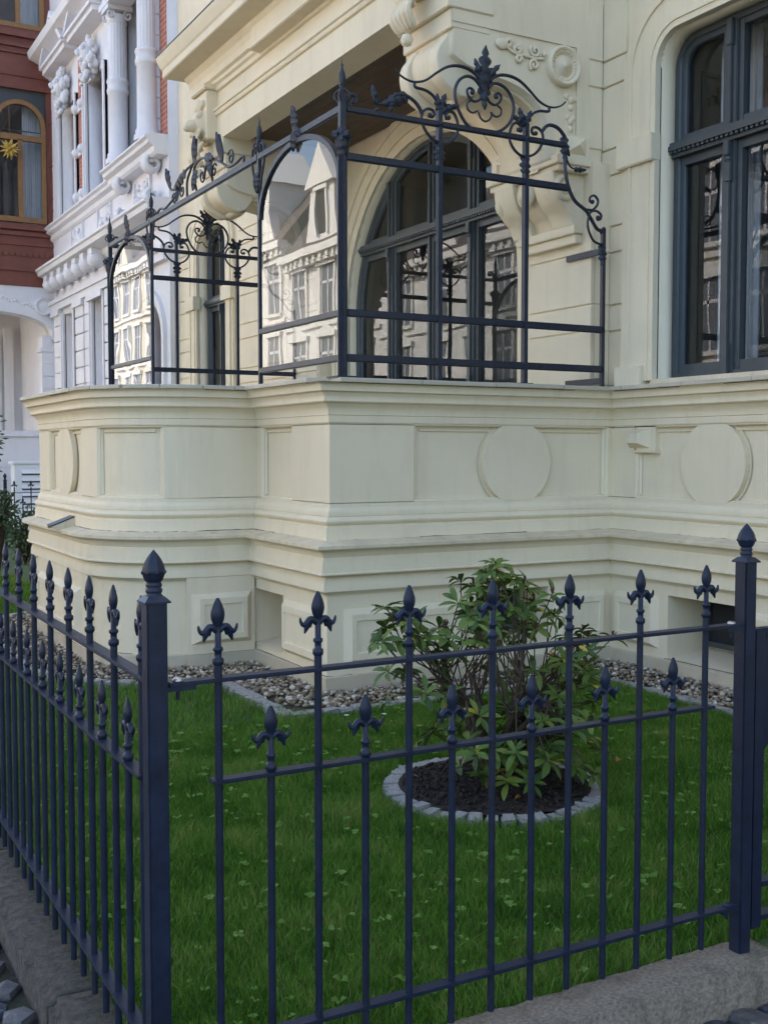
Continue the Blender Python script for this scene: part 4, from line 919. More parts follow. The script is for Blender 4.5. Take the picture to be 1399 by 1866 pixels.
# cobbles
def cobbles(parent, x0, x1, y0, y1, st, z, keep):
    ms = []
    for k in range(10):
        n = random.choice((4, 5, 5, 6)); pts = [((.56 + random.uniform(-.05, .07))*st*math.cos(2*math.pi*i/n + .3*random.random()), (.56 + random.uniform(-.05, .07))*st*math.sin(2*math.pi*i/n + .3*random.random())) for i in range(n)]
        m_ = MB(); top = [(px*.88, py*.88, random.uniform(-.006, .006)) for px, py in pts]; mid_ = [(px, py, -.016) for px, py in pts]; lowp = [(px, py, -.07) for px, py in pts]
        m_.add(top + mid_ + lowp + [(0, 0, .006)], [(i, (i+1) % n, 3*n) for i in range(n)] + [(n + i, n + (i+1) % n, (i+1) % n, i) for i in range(n)] + [(2*n + i, 2*n + (i+1) % n, n + (i+1) % n, n + i) for i in range(n)], False)
        ms.append(m_.mesh('cobble', 'cobble' if k % 4 else 'cobble_l'))
    y = y0; r_ = 0
    while y < y1:
        x = x0 + (st/2 if r_ % 2 else 0)
        while x < x1:
            if keep(x, y): inst('cobble', random.choice(ms), parent, (x + random.uniform(-.012, .012), y + random.uniform(-.012, .012), z + random.uniform(-.004, .006)), (random.uniform(-.05, .05), random.uniform(-.05, .05), random.uniform(0, 6.28)), (random.uniform(.9, 1.12), random.uniform(.9, 1.12), 1))
            x += st
        y += st*.88; r_ += 1
cobbles(pav, 0.15, 0.66, 2.6, 4.6, .105, -.115, lambda x, y: x < .635)
cobbles(path_, 1.3, 3.7, 1.6, 2.5, .12, -.112, lambda x, y: (y < 2.36 or x > 2.86) and math.hypot(x, y) > 2.3)

# grass
def ok_lawn(p):
    d = dist_house(p); r_ = np.hypot(*(p - RC).T)
    return (d > .575) & (r_ > .535)
def blades(n, x0, x1, y0, y1, h0, h1, wd, name, label, seed):
    g = np.random.default_rng(seed); p = np.stack([g.uniform(x0, x1, n), g.uniform(y0, y1, n)], 1); p = p[ok_lawn(p)]; n = len(p)
    cl = np.array([noise.noise(Vector((a*3.1, b*3.1, seed))) + .6*noise.noise(Vector((a*11, b*11, seed + 4))) for a, b in p]); h = g.uniform(h0, h1, n)*(1 + .35*cl); a = g.uniform(0, 2*np.pi, n); lean = g.uniform(.1, .9, n)*h; la = g.uniform(0, 2*np.pi, n)
    w_ = wd*g.uniform(.6, 1.3, n); dx, dy = np.cos(a)*w_, np.sin(a)*w_; lx, ly = np.cos(la)*lean, np.sin(la)*lean; z0 = np.full(n, -.035)
    V = np.stack([np.stack([p[:,0]-dx, p[:,1]-dy, z0], 1), np.stack([p[:,0]+dx, p[:,1]+dy, z0], 1), np.stack([p[:,0]+dx*.8+lx*.35, p[:,1]+dy*.8+ly*.35, z0+h*.6], 1), np.stack([p[:,0]-dx*.8+lx*.35, p[:,1]-dy*.8+ly*.35, z0+h*.6], 1), np.stack([p[:,0]+lx, p[:,1]+ly, z0+h], 1)], 1).reshape(-1, 3)
    b = np.arange(n)*5; F = np.stack([b, b+1, b+2, b, b+2, b+3, b+3, b+2, b+4], 1).ravel()
    tone = np.clip(.45 + .42*cl + g.normal(0, .20, n), 0, .93); dry = np.array([noise.noise(Vector((a*1.7, b*1.7, seed + 9))) for a, b in p]); tone = np.where(g.uniform(size=n) < .05 + .25*np.clip(dry - .25, 0, 1), 1.0, tone)
    o = big_mesh(name, V, F, 3, 'grass', np.repeat(tone, 3)); return tag(o, label, 'grass', kind='stuff')
blades(330000, .83, 5.2, 2.58, 6.15, .028, .062, .0016, 'grass', 'short mown green grass of the front garden lawn', 3)
blades(60000, .83, 2.8, 6.15, 15, .035, .075, .0024, 'grass', 'mown grass strip between the street fence and the bay', 5)
# weeds in the lawn: rosettes and broad leaves
V, F, T = [], [], []
g = np.random.default_rng(11); cnt = 0
for k in range(700):
    c = np.array([g.uniform(.85, 5.1), g.uniform(2.62, 6.0)]); 
    if not ok_lawn(c[None])[0]: continue
    nl = g.integers(3, 7); sz = g.uniform(.010, .030); hh = g.uniform(.0, .03); tn = g.uniform(.1, 1)
    for j in range(nl):
        a = g.uniform(0, 6.28); ca, sa = math.cos(a), math.sin(a); wd = sz*g.uniform(.28, .45)
        for u, ww, z in ((.05, .15, .0), (.35, .8, .6), (.7, 1.0, .9), (1.0, .08, .55)):
            for sg in (-1, 1): V.append((c[0] + ca*u*sz - sa*sg*ww*wd, c[1] + sa*u*sz + ca*sg*ww*wd, hh + z*sz*.55))
        for q in range(3): b = cnt*8 + q*2; F += [b, b+1, b+3, b+2]; T.append(tn*g.uniform(.7, 1))
        cnt += 1
tag(big_mesh('lawn_weeds', V, F, 4, 'weed', T), 'pale green weed rosettes scattered through the lawn', 'weeds', kind='stuff')
# three daisies by the gravel corner, two fallen leaves
for (x, y) in ((2.98, 5.83), (3.25, 5.88), (3.19, 5.75)):
    m_ = MB(); 
    for k in range(9):
        a = 2*math.pi*k/9; m_.add([(x, y, .035), (x + .012*math.cos(a-.25), y + .012*math.sin(a-.25), .04), (x + .016*math.cos(a), y + .016*math.sin(a), .038), (x + .012*math.cos(a+.25), y + .012*math.sin(a+.25), .04)], [(0,1,2,3)])
    t = thing('daisy', 'tiny white daisy in the grass by the pebble corner', 'flower', (x, y, -.03), 0, 'daisies in the lawn')
    o = m_.build('petals', 'petal'); o.parent = t; o.matrix_parent_inverse = Matrix.Translation((-x, -y, .03)); o = MB().tube([(x, y, -.03), (x, y, .034)], .0012, 5).build('stem', 'grass'); o.parent = t; o.matrix_parent_inverse = Matrix.Translation((-x, -y, .03))

# ------------------------------------------------------------------ iron fences
def bar_mesh(top):
    m_ = MB(); bot = .048
    m_.tube([(0, 0, bot), (0, 0, top - .150)], .0097, 12, smooth=True)
    m_.lathe([(.0105, -.162), (.0135, -.158), (.0142, -.152), (.0135, -.146), (.0088, -.143), (.0085, -.130), (.0118, -.127), (.0126, -.123), (.0118, -.119), (.0078, -.117), (.0076, -.07)], (0, 0, top), 12)
    return m_
def head_mesh(top):
    m_ = MB()
    m_.lathe([(.008, -.085), (.0085, -.07), (.0125, -.062), (.0165, -.052), (.0182, -.042), (.0172, -.032), (.0125, -.018), (.0065, -.006), (.004, -.001), (.0, 0)], (0, 0, top), 10, sy=.62)
    for s in (-1, 1):
        m_.tube(spline([(s*.004, 0, top - .082), (s*.012, 0, top - .071), (s*.022, 0, top - .069), (s*.031, 0, top - .078), (s*.039, 0, top - .083), (s*.046, 0, top - .076), (s*.049, 0, top - .064)], 3), [.006, .007, .0075, .008, .008, .008, .008, .0078, .0075, .0075, .007, .0065, .006, .0055, .005, .0045, .004, .003, .002], 7, flat=((0,1,0), 1.1))
        m_.tube([(s*.027, 0, top - .078), (s*.032, 0, top - .090), (s*.0365, 0, top - .104)], [.009, .007, .002], 7)
        m_.tube([(s*.020, 0, top - .076), (s*.022, 0, top - .090)], [.006, .003], 6)
    return m_
bars = {t: bar_mesh(t).mesh('bar', 'iron') for t in (1.252, .978)}; heads = {t: head_mesh(t).mesh('spear_head', 'iron') for t in (1.252, .978)}
def fence(label, origin, rz, tall, short, rails, zoff=0.0):
    """tall/short: positions along the local x axis; rails: (z, x0, x1)"""
    t = thing('iron_fence', label, 'fence', (*origin, zoff), rz)
    for (z, a, b) in rails:
        m_ = MB().box(a, b, -.020, .020, z - .005, z + .005); inst('rail', m_.mesh('rail', 'iron', .0025), t)
    for top, xs in ((1.252, tall), (.978, short)):
        for x in xs:
            o = inst('bar', bars[top], t, (x, 0, 0), (0, 0, random.uniform(0, .5))); h = inst('spear_head', heads[top], o); h.rotation_euler = (0, 0, -o.rotation_euler.z)
    return t
f1 = fence('blue-black spear-topped fence panel with two bar heights between corner post and gate post', (0, 2.50), 0, [.935 + .2635*k for k in range(7)], [1.070 + .263*k for k in range(6)], [(1.057, .81, 2.655), (.811, .915, 2.545), (.160, .81, 2.66)])
for (x, z) in ((.835, 1.063), (2.625, 1.063), (2.625, .166)):
    m_ = MB().lathe([(.013, 0), (.013, .004), (.009, .007), (0, .008)], (x, 0, z), 12); inst('bolt', m_.mesh('bolt', 'bolt' if z > 1 else 'iron'), f1)
    m_ = MB().box(x - .045 if x < 1 else x - .03, x + .04, -.015, .015, z - .022, z - .0115); m_.tube([(x, 0, z - .045), (x, 0, z - .015)], .005, 6); inst('lug', m_.mesh('lug', 'iron'), f1)
nT = 46
f2 = fence('long blue-black spear-topped fence along the street pavement beside the lawn', (.79, 2.50), R(90), [.135 + .2475*k for k in range(nT)], [.262 + .2475*k for k in range(nT - 1)], [(1.057, .02, .135 + .2475*nT), (.811, .11, .135 + .2475*nT), (.160, .02, .135 + .2475*nT)])
def post(label, x, y, h=1.255, z0=0.0):
    t = thing('fence_post', label, 'post', (x, y, z0))
    inst('shaft', MB().box(-.0245, .0245, -.0245, .0245, -.02, h).mesh('shaft', 'iron', .004), t)
    m_ = MB(); m_.pyramid((0, 0, h), (.031, 0, 0), (0, .031, 0), (0, 0, 1), .012, .6); m_.box(-.031, .031, -.031, .031, h - .004, h); inst('cap_plate', m_.mesh('cap_plate', 'iron'), t)
    pr_ = [(.020, .008), (.0195, .014), (.0165, .016), (.0195, .021), (.0195, .027), (.0165, .030), (.0190, .035), (.0185, .040), (.0160, .043), (.0200, .047), (.0235, .055), (.0262, .064), (.0270, .067), (.0262, .072)] + [(.0258*(1 - u**1.7), .072 + .047*u) for u in (.15, .3, .45, .6, .75, .88, .95)] + [(.0, .119)]
    m_ = MB(); n = 24; vs = []
    for r_, hh in pr_:
        for k in range(n): a = 2*math.pi*k/n; rr_ = r_*(1 + (.055*math.cos(8*a) if hh > .045 else 0)); vs.append((rr_*math.cos(a), rr_*math.sin(a), h + hh))
    m_.add(vs, [(i*n + k, i*n + (k+1) % n, (i+1)*n + (k+1) % n, (i+1)*n + k) for i in range(len(pr_)-1) for k in range(n)], True)
    for k in range(8): a = 2*math.pi*k/8; m_.ball((.0262*math.cos(a), .0262*math.sin(a), h + .066), .0045, 6)
    inst('finial', m_.mesh('finial', 'iron'), t); return t
post('square blue-black corner post with acorn finial where the two fences meet', .780, 2.50)
post('square blue-black gate post with acorn finial beside the cellar window', 2.695, 2.51)
# gate beyond the post, its stile and gusset in view
gate = thing('garden_gate', 'dark blue-black metal gate leaf hanging beside the gate post', 'gate', (2.736, 2.525, 0))
def gp(mb, nm, bv=0.0): return inst(nm, mb.mesh(nm, 'iron', bv), gate)
gp(MB().box(.000, .050, -.022, .022, .06, 1.035), 'stile', .004); gp(MB().box(.95, 1.0, -.022, .022, .06, 1.035), 'stile', .004)
gp(MB().box(.05, .95, -.018, .018, 1.0, 1.035), 'top_rail', .003)
gp(MB().prism([(.05, 1.0), (.05, .62), (.20, .78), (.80, .78), (.95, .62), (.95, 1.0)], 'xz', -.006, .006), 'panel')
for z in (.09, .20): gp(MB().box(.05, .95, -.02, .02, z - .008, z + .008), 'rail')
for k in range(6): gp(MB().tube([(.17 + .13*k, 0, .09), (.17 + .13*k, 0, .80)], .0095, 10), 'bar')
for z in (.35, .76): gp(MB().lathe([(.012, -.03), (.012, .03)], (-.018, 0, z), 10).box(-.04, 0, -.006, .006, z - .012, z + .012), 'hinge')

# ------------------------------------------------------------------ shrub
shrub = thing('rhododendron_shrub', 'glossy green rhododendron with some yellow leaves in the stone-ringed round bed', 'shrub', (RC[0], RC[1], 0))
g = np.random.default_rng(21)
lob = [(3.00, .17, .17, 12, 4.14), (3.28, .20, .17, 13, 4.16), (2.85, .30, .15, 9, 4.20), (3.06, 1.00, .10, 9), (2.92, .87, .17, 17), (3.24, .84, .16, 17), (2.50, .79, .12, 10), (2.58, .58, .16, 10), (3.62, .58, .17, 16), (3.28, .50, .22, 14), (2.82, .40, .20, 10), (3.14, .26, .22, 20), (3.52, .36, .19, 13), (2.72, .70, .16, 10), (3.30, .18, .16, 12), (2.82, .22, .16, 4), (3.05, .65, .2, 3)]
tips = []
for (x, z, r_, n, *yl) in lob:
    for k in range(n):
        u = g.normal(size=3); u /= np.linalg.norm(u); q = np.array([x, yl[0] if yl else 4.40, z]) + u*r_*np.array([1.12, 1.5, 1.0])*g.uniform(.5, 1.12); q[2] = max(.10, q[2]); tips.append((q, np.array([u[0]*.6, u[1]*.6, .75 + .4*u[2]])))
# branches: a few stems that fork towards the tips
br = MB(); stems = []
for k in range(6):
    a = 2*math.pi*k/6 + .4; e = np.array([RC[0] + .28*math.cos(a), RC[1] + .28*math.sin(a), g.uniform(.4, .62)]); m0 = np.array([RC[0] + .07*math.cos(a), RC[1] + .07*math.sin(a), .2]); stems.append((m0, e))
    br.tube(spline([(RC[0] + .02*math.cos(a), RC[1] + .02*math.sin(a), -.02), tuple(m0), tuple((m0 + e)/2 + [0.02, 0, .02]), tuple(e)], 4), [.016]*4 + [.013]*4 + [.010]*4 + [.008], 7)
for q, u in tips:
    b = min(stems, key=lambda s_: np.linalg.norm(s_[1] - q) + .3*np.linalg.norm(s_[0] - q)); t_ = g.uniform(.35, 1.0); st = b[0]*(1-t_) + b[1]*t_
    mid_ = (st + q)/2 + g.normal(0, .025, 3) + [0, 0, -.015]; br.tube(spline([tuple(st), tuple(mid_), tuple(q)], 4), [.0048, .0044, .0042, .004, .0036, .0034, .0032, .003, .0028], 5)
o = br.build('branches', 'bark'); o.parent = shrub; o.matrix_parent_inverse = Matrix.Translation((-RC[0], -RC[1], 0))
def leaf_verts(L, W, droop, fold):
    pr_ = [(0, .06), (.18, .55), (.42, .95), (.66, 1.0), (.86, .6), (1.0, .02)]; v = []
    for u, ww in pr_:
        z = -droop*L*u*u + .05*L*math.sin(math.pi*u); v += [(u*L, -ww*W/2, z + fold*W*ww), (u*L, 0, z), (u*L, ww*W/2, z + fold*W*ww)]
    f = []
    for i in range(5): f += [(3*i, 3*i+3, 3*i+4, 3*i+1), (3*i+1, 3*i+4, 3*i+5, 3*i+2)]
    return np.array(v), f
lv = []
for q, u in tips:
    u = u/np.linalg.norm(u); a0 = g.uniform(0, 6.28); nl = g.integers(6, 10); z_ = Vector(u); xa = z_.orthogonal().normalized(); ya = z_.cross(xa); vig = g.uniform(.25, .6)
    for j in range(nl):
        a = a0 + 2*math.pi*j/nl + g.normal(0, .15); el = g.uniform(-.15, .55); d = (xa*math.cos(a) + ya*math.sin(a))*math.cos(el) + z_*math.sin(el)
        up = (z_ - d*z_.dot(d)).normalized(); sd = up.cross(d); mt = Matrix((d, sd, up)).transposed()
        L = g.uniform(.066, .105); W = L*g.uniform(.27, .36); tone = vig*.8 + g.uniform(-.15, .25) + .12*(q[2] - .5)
        if g.uniform() < .022: tone = 1.0
        lv.append((np.array(q) + g.normal(0, .006, 3), mt, L, W, g.uniform(.05, .45), g.uniform(.05, .25), float(np.clip(tone, 0, .72) if tone < 1 else 1.0)))
lv.sort(key=lambda l: np.hypot(l[0][0], l[0][1]))
V, F, T = [], [], []; LM = {}
for i, (q, mt, L, W, dr, fo, tone) in enumerate(lv):
    if i < 300:
        key = (i % 24); 
        if key not in LM:
            v, f = leaf_verts(.08, .025, .06 + .35*((key*7) % 24)/24, .06 + .18*((key*5) % 24)/24); me = bpy.data.meshes.new('leaf'); me.from_pydata(v.tolist(), [], f); me.polygons.foreach_set('use_smooth', [True]*len(f))
            at = me.attributes.new('tone', 'FLOAT', 'FACE'); tn = [.10, .22, .32, .42, .5, .58, .66, .25, .38, .48, .18, 1.0][key % 12] if key != 23 else .3
            at.data.foreach_set('value', [tn if not (key == 11) else 1.0]*len(f)); me.materials.append(M['rhodo']); LM[key] = me
        if key in (11,) and i > 150: key = 5 if 5 in LM else 0
        o = inst('leaf', LM[key], shrub); o.matrix_local = Matrix.Translation((q[0] - RC[0], q[1] - RC[1], q[2])) @ mt.to_4x4() @ Matrix.Diagonal((L/.08, W/.025, L/.08, 1))
    else:
        v, f = leaf_verts(L, W, dr, fo); vv_ = (np.array(mt) @ v.T).T + q; b = len(V); V.extend(vv_.tolist())
        for ff_ in f: F += [b + k for k in ff_]; T.append(tone)
o = big_mesh('foliage', V, F, 4, 'rhodo', T, smooth=True); o.parent = shrub; o.matrix_parent_inverse = Matrix.Translation((-RC[0], -RC[1], 0)); o['kind'] = 'stuff'
bd = MB()
for q, u in tips:
    if q[2] > .6 and g.uniform() < .42:
        for k in range(7): d = g.normal(size=3)*.010; bd.tube([tuple(q), tuple(q + d + [0, 0, .022])], [.0016, .003], 5); bd.ball(tuple(q + d + [0, 0, .024]), .0042, 5)
o = bd.build('dry_flower_heads', 'dry_bud', fix=False); o['kind'] = 'stuff'; o.parent = shrub; o.matrix_parent_inverse = Matrix.Translation((-RC[0], -RC[1], 0))
# fallen leaves
def fallen(x, y, z, rz, L, label):
    v, f = leaf_verts(L, L*.42, .25, .3); m_ = MB(); m_.add(v.tolist(), f, True); o = m_.build('fallen_leaf', 'dry_leaf', fix=False); o.location = (x, y, z); o.rotation_euler = (.2, -.1, rz); tag(o, label, 'leaf', 'fallen brown leaves')
fallen(3.72, 4.29, .035, .6, .085, 'curled orange-brown leaf lying on the grass right beside the round bed'); fallen(2.72, 4.56, .03, 2.2, .05, 'small brown leaf lying on the bed soil beside the pale ring'); fallen(2.93, 4.06, .03, .3, .06, 'brown leaf lying on the dark soil under the shrub'); fallen(3.05, 2.55, -.09, 1.0, .09, 'brown leaf lying on the cobbles below the gate')

# ------------------------------------------------------------------ white neighbour house
wh = thing('white_house', 'white ornate townhouse with round columns, red brick strips and bracketed ledge', 'house', (5.6, 20.5, 0))
WI = Matrix.Translation((-5.6, -20.5, 0))
def wp(o): o.parent = wh; o.matrix_parent_inverse = WI; return o
def wb(mb, nm, m='white', bv=0.0): return wp(mb.build(nm, m, None, bv))
XW = 5.60
holes = [[(22.62, 6.45), (23.95, 6.45), (23.95, 8.62), (22.62, 8.62)], [(20.50, 6.45), (21.78, 6.45), (21.78, 8.62), (20.50, 8.62)], [(22.98, 2.70), (23.85, 2.70), (23.85, 4.46), (22.98, 4.46)], [(20.72, 2.70), (21.52, 2.70), (21.52, 4.46), (20.72, 4.46)],
         [(18.1, 6.6), (19.1, 6.6), (19.1, 9.2), (18.1, 9.2)]]
arch_w = archpoly(17.95, .62, .2, 3.4, 16)
wp(plate('facade_wall', [(16.95, 0.0), (26.0, 0.0), (26.0, 14), (16.95, 14)], [h[::-1] for h in holes] + [arch_w[::-1]], 'yz', XW, XW + .45, 'white'))
wb(MB().box(XW + .5, 17, 16.95, 40, -.1, 14), 'rear_block'); wb(MB().box(XW, XW + .5, 26.0, 40, -.1, 14), 'rear_block')
m_ = MB(); m_.add([(17, 16.95, 14), (17, 40, 14), (5.2, 40, 14), (5.2, 16.95, 14), (11, 17, 18), (11, 40, 18)], [(3,2,5,4), (2,1,5), (1,0,4,5), (0,3,4), (0,1,2,3)]); wb(m_, 'roof', 'slate')
for h in holes:
    y0, y1, z0, z1 = h[0][0], h[1][0], h[0][1], h[2][1]; red = 'red_wood'
    f_ = wb(MB().box(XW + .30, XW + .36, y0, y0 + .07, z0, z1).box(XW + .30, XW + .36, y1 - .07, y1, z0, z1).box(XW + .303, XW + .363, y0, y1, z0, z0 + .07).box(XW + .303, XW + .363, y0, y1, z1 - .07, z1).box(XW + .28, XW + .36, y0, y1, z0 + (z1-z0)*.66, z0 + (z1-z0)*.70).box(XW + .29, XW + .36, (y0+y1)/2 - .04, (y0+y1)/2 + .04, z0, z1), 'window_frame', red)
    g_ = MB(); g_.add([(XW + .33, y0, z0), (XW + .33, y1, z0), (XW + .33, y1, z1), (XW + .33, y0, z1)], [(0,1,2,3)]); o = g_.build('pane', 'glass'); o.parent = f_; o.matrix_parent_inverse = Matrix()
    o = MB().box(XW + .40, XW + .44, y0, y1, z0, z1).build('curtain', 'curtain'); o.parent = f_; o.matrix_parent_inverse = Matrix()
    for d, pr_ in ((.0, .05), (.06, .08)):
        wb(MB().box(XW - pr_, XW + .02, y0 - .14, y0 - d, z0 - .05, z1 + .02), 'window_surround'); wb(MB().box(XW - pr_, XW + .02, y1 + d, y1 + .14, z0 - .05, z1 + .02), 'window_surround')
# arched doorway at the right end
adp = [(17.95 + .62*math.cos(math.pi*i/20), 3.4 + .62*math.sin(math.pi*i/20)) for i in range(21)]
adp = [(18.57, .2)] + adp + [(17.33, .2)]
P = [Vector(p) for p in adp]
for d0, d1, pr_ in ((0, .1, .03), (.1, .2, .06)):
    o = strip_yz(adp, d0, d1, XW - pr_, XW + .02, 'door_surround', 'white', 1); wp(o)
wb(MB().box(XW + .38, XW + .44, 17.33, 18.57, .2, 4.05), 'door', 'red_wood'); o = MB().box(XW + .36, XW + .385, 17.48, 18.42, 2.2, 3.6).build('pane', 'room_dark'); o.parent = bpy.data.objects['door']; o.matrix_parent_inverse = Matrix()
# brick strips
for (y0, y1, z0, z1) in ((21.92, 22.42, 6.45, 9.3), (16.98, 17.3, 6.4, 12), (24.1, 24.3, 6.45, 9.3)): wb(MB().box(XW - .012, XW + .02, y0, y1, z0, z1), 'brick_panel', 'brick')
for z in (6.5, 7.35, 8.2): wb(MB().box(XW - .06, XW + .02, 21.90, 22.44, z, z + .16).ball((XW - .07, 22.40, z + .08), .10, 8).ball((XW - .07, 21.95, z + .08), .10, 8), 'brick_band')
# ledges
def ledge(y0, y1, z, prof, nm='ledge'):
    m_ = MB(); m_.prism([(XW + .02, z + prof[-1][1])] + [(XW - o_, z + h_) for o_, h_ in prof][::-1] + [(XW + .02, z + prof[0][1])], 'xz', y0, y1); return wb(m_, nm)
lp = [(0.02, -.24), (.06, -.20), (.07, -.12), (.15, -.08), (.16, -.03), (.21, 0.0), (.21, .03), (.05, .07)]
ledge(16.96, 25.9, 5.42, [(0.02, -.28), (.08, -.22), (.10, -.14), (.34, -.08), (.36, 0.0), (.40, .02), (.40, .06), (.05, .12)])
ledge(19.6, 25.9, 6.34, lp); ledge(16.97, 19.6, 6.42, [(a + .16, b) for a, b in lp]); 
ledge(16.96, 25.9, 9.9, [(0.02, -.4), (.15, -.3), (.2, -.1), (.45, 0), (.5, .12), (.05, .2)])
for y in (18.0, 18.5, 19.0, 19.5, 20.0): pass
for y in np.arange(20.7, 24.6, .62): wb(MB().lathe([(0, -.16), (.10, -.15), (.15, -.08), (.17, 0), (.15, .08), (.10, .15), (0, .16)], (XW - .16, y, 5.12), 12, 'y').box(XW - .28, XW, y - .14, y + .14, 5.20, 5.31), 'bracket')
wb(MB().box(XW - .14, XW + .02, 16.96, 25.9, 4.72, 4.80).box(XW - .10, XW + .02, 16.96, 25.9, 4.58, 4.72), 'string_course')
# reliefs between the ledges, consoles below the columns
for y in (18.25, 20.6, 22.6):
    m_ = MB()
    for k in range(26): m_.ball((XW - .02, y + random.uniform(-.34, .34), 5.86 + random.uniform(-.16, .16)), random.uniform(.04, .075), 6, (.6, 1, 1))
    wb(m_, 'relief'); wb(MB().box(XW - .05, XW + .02, y - .46, y - .41, 5.62, 6.08), 'relief_frame'); wb(MB().box(XW - .05, XW + .02, y + .41, y + .46, 5.62, 6.08), 'relief_frame')
for y in (17.42, 19.06):
    m_ = MB(); m_.tube([(XW - .12 + dx, y, 5.9 + dz) for dx, dz in scroll2d(0, .22, .16, .04, 0, 1.5, 24)], .05, 7, flat=((0, 1, 0), 3.4)); wb(m_, 'console'); m_ = MB(); m_.tube([(XW - .14 + dx, y, 5.62 + dz) for dx, dz in scroll2d(0, .0, .11, .03, 2, 1.5, 24)], .04, 7, flat=((0, 1, 0), 3.4)); wb(m_, 'console')
    # column
    cx_ = XW - .18
    c_ = wb(MB().lathe([(.215, 6.46), (.215, 6.54), (.185, 6.57), (.19, 6.62), (.165, 6.66), (.158, 7.62), (.18, 7.64), (.19, 7.69), (.172, 7.72), (.172, 7.80), (.19, 7.83), (.18, 7.87), (.155, 7.89)], (cx_, y, 0), 24), 'column')
    n = 96; vs = []
    for z in (7.88, 8.80):
        for k in range(n): a = 2*math.pi*k/n; r_ = .143 + .009*abs(math.sin(9*a)); vs.append((cx_ + r_*math.cos(a), y + r_*math.sin(a), z))
    f_ = MB(); f_.add(vs, [(k, (k+1) % n, n + (k+1) % n, n + k) for k in range(n)], True); o = f_.build('fluted_shaft', 'white'); o.parent = c_; o.matrix_parent_inverse = Matrix()
    f_ = MB(); f_.lathe([(.155, 8.79), (.175, 8.82), (.16, 8.86), (.20, 8.92)], (cx_, y, 0), 20); f_.box(cx_ - .21, cx_ + .21, y - .21, y + .21, 8.98, 9.06)
    for sx in (-1, 1):
        for sy in (-1, 1): f_.tube([(cx_ + sx*.15 + a_*sx, y + sy*.14, 8.92 + b_) for a_, b_ in scroll2d(0, 0, .08, .02, 1.5, 1.3, 16)], .022, 6)
    o = f_.build('capital', 'white'); o.parent = c_; o.matrix_parent_inverse = Matrix()
wb(MB().box(XW - .40, XW, 16.97, 19.4, 9.06, 9.16).box(XW - .34, XW, 16.97, 19.4, 9.16, 9.5), 'entablature')
for y0 in (17.02, 19.75): pass
# masks with manes above the upper windows, pediments
def mask(y, z):
    m_ = MB(); x = XW - .16; rr = random.Random(int(y*10))
    m_.ball((x, y, z), .20, 12, (.8, .8, 1.15)); m_.ball((x - .17, y, z), .055, 8, (1.2, .8, 1.3)); m_.ball((x - .10, y - .09, z + .08), .06, 8); m_.ball((x - .10, y + .09, z + .08), .06, 8); m_.ball((x - .12, y, z - .12), .07, 8, (1, 1.3, .6))
    for k in range(34):
        a = rr.uniform(0, 6.28); r_ = rr.uniform(.2, .36); m_.ball((x + rr.uniform(-.03, .10), y + r_*math.cos(a), z - .03 + r_*1.1*math.sin(a)), rr.uniform(.05, .09), 7, (.9, .8, 1.2))
    for k in range(16): m_.ball((x - .05 + rr.uniform(-.05, .05), y + rr.uniform(-.14, .14), z - .22 - rr.uniform(0, .32)), rr.uniform(.04, .07), 7)
    return wb(m_, 'mask')
mask(23.28, 8.95); mask(21.14, 8.95)
for y in (23.28, 21.14):
    wb(MB().box(XW - .30, XW, y - .95, y + .95, 9.42, 9.52).box(XW - .36, XW, y - .98, y + .98, 9.52, 9.58), 'pediment_base')
    m_ = MB(); m_.prism([(y - .98, 9.585), (y + .98, 9.585), (y, 10.35)], 'yz', XW - .18, XW); wb(m_, 'pediment')
    for s in (-1, 1):
        m_ = MB(); m_.prism([(y + s*1.0, 9.59), (y + s*.86, 9.59), (y, 10.30), (y, 10.42)], 'yz', XW - .37, XW - .01); wb(m_, 'pediment_rake')
# lower pilasters with grooves
for (y0, y1) in ((22.1, 22.75), (24.05, 24.6), (21.62, 22.0), (19.9, 20.55)):
    for z0 in np.arange(2.6, 4.5, .33): wb(MB().box(XW - .06, XW + .02, y0, y1, z0 + .01, z0 + .32), 'quoin', 'white', .008)
for (y0, y1) in ((24.0, 24.7), (22.05, 22.8), (20.6, 21.7)): wb(MB().box(XW - .12, XW + .02, y0, y1, 4.46, 4.58), 'pilaster_cap')
wb(MB().box(XW - .10, XW + .02, 16.96, 26, -.1, 1.2).box(XW - .14, XW + .02, 16.96, 26, 1.2, 1.3).box(XW - .12, XW + .02, 16.96, 26, 2.48, 2.6), 'plinth')
# upper quoin strip by the cream house
for z0 in np.arange(6.5, 12, .32): wb(MB().box(XW - .10, XW + .02, 17.32, 17.45, z0 + .005, z0 + .315), 'quoin', 'white', .006)

# red timber oriel (projects from the white house)
YO = 24.8
orl = thing('timber_oriel', 'dark red timber bay with ochre framed arched window on the white house', 'oriel', (5.0, YO, 5.1))
OI = Matrix.Translation((-5.0, -YO, -5.1))
def ob(mb, nm, m='red_wood', bv=0.0): o = mb.build(nm, m, None, bv); o.parent = orl; o.matrix_parent_inverse = OI; return o
def op(o): o.parent = orl; o.matrix_parent_inverse = OI; return o
wx0, wx1 = 4.40, 5.47
ow = [(wx0, 6.47), (wx1, 6.47)] + [(4.935 + .535*math.cos(math.pi*i/20), 8.50 + .535*math.sin(math.pi*i/20)) for i in range(21)]
ow2 = [(wx0, 10.52), (wx1, 10.52), (wx1, 13.0), (wx0, 13.0)]
op(plate('face', [(3.5, 5.12), (5.72, 5.12), (5.72, 14), (3.5, 14)], [[(wx0 - .02, 6.45), (wx1 + .02, 6.45), (wx1 + .02, 9.25), (wx0 - .02, 9.25)][::-1], ow2[::-1]], 'xz', YO, YO + .12, 'red_wood'))
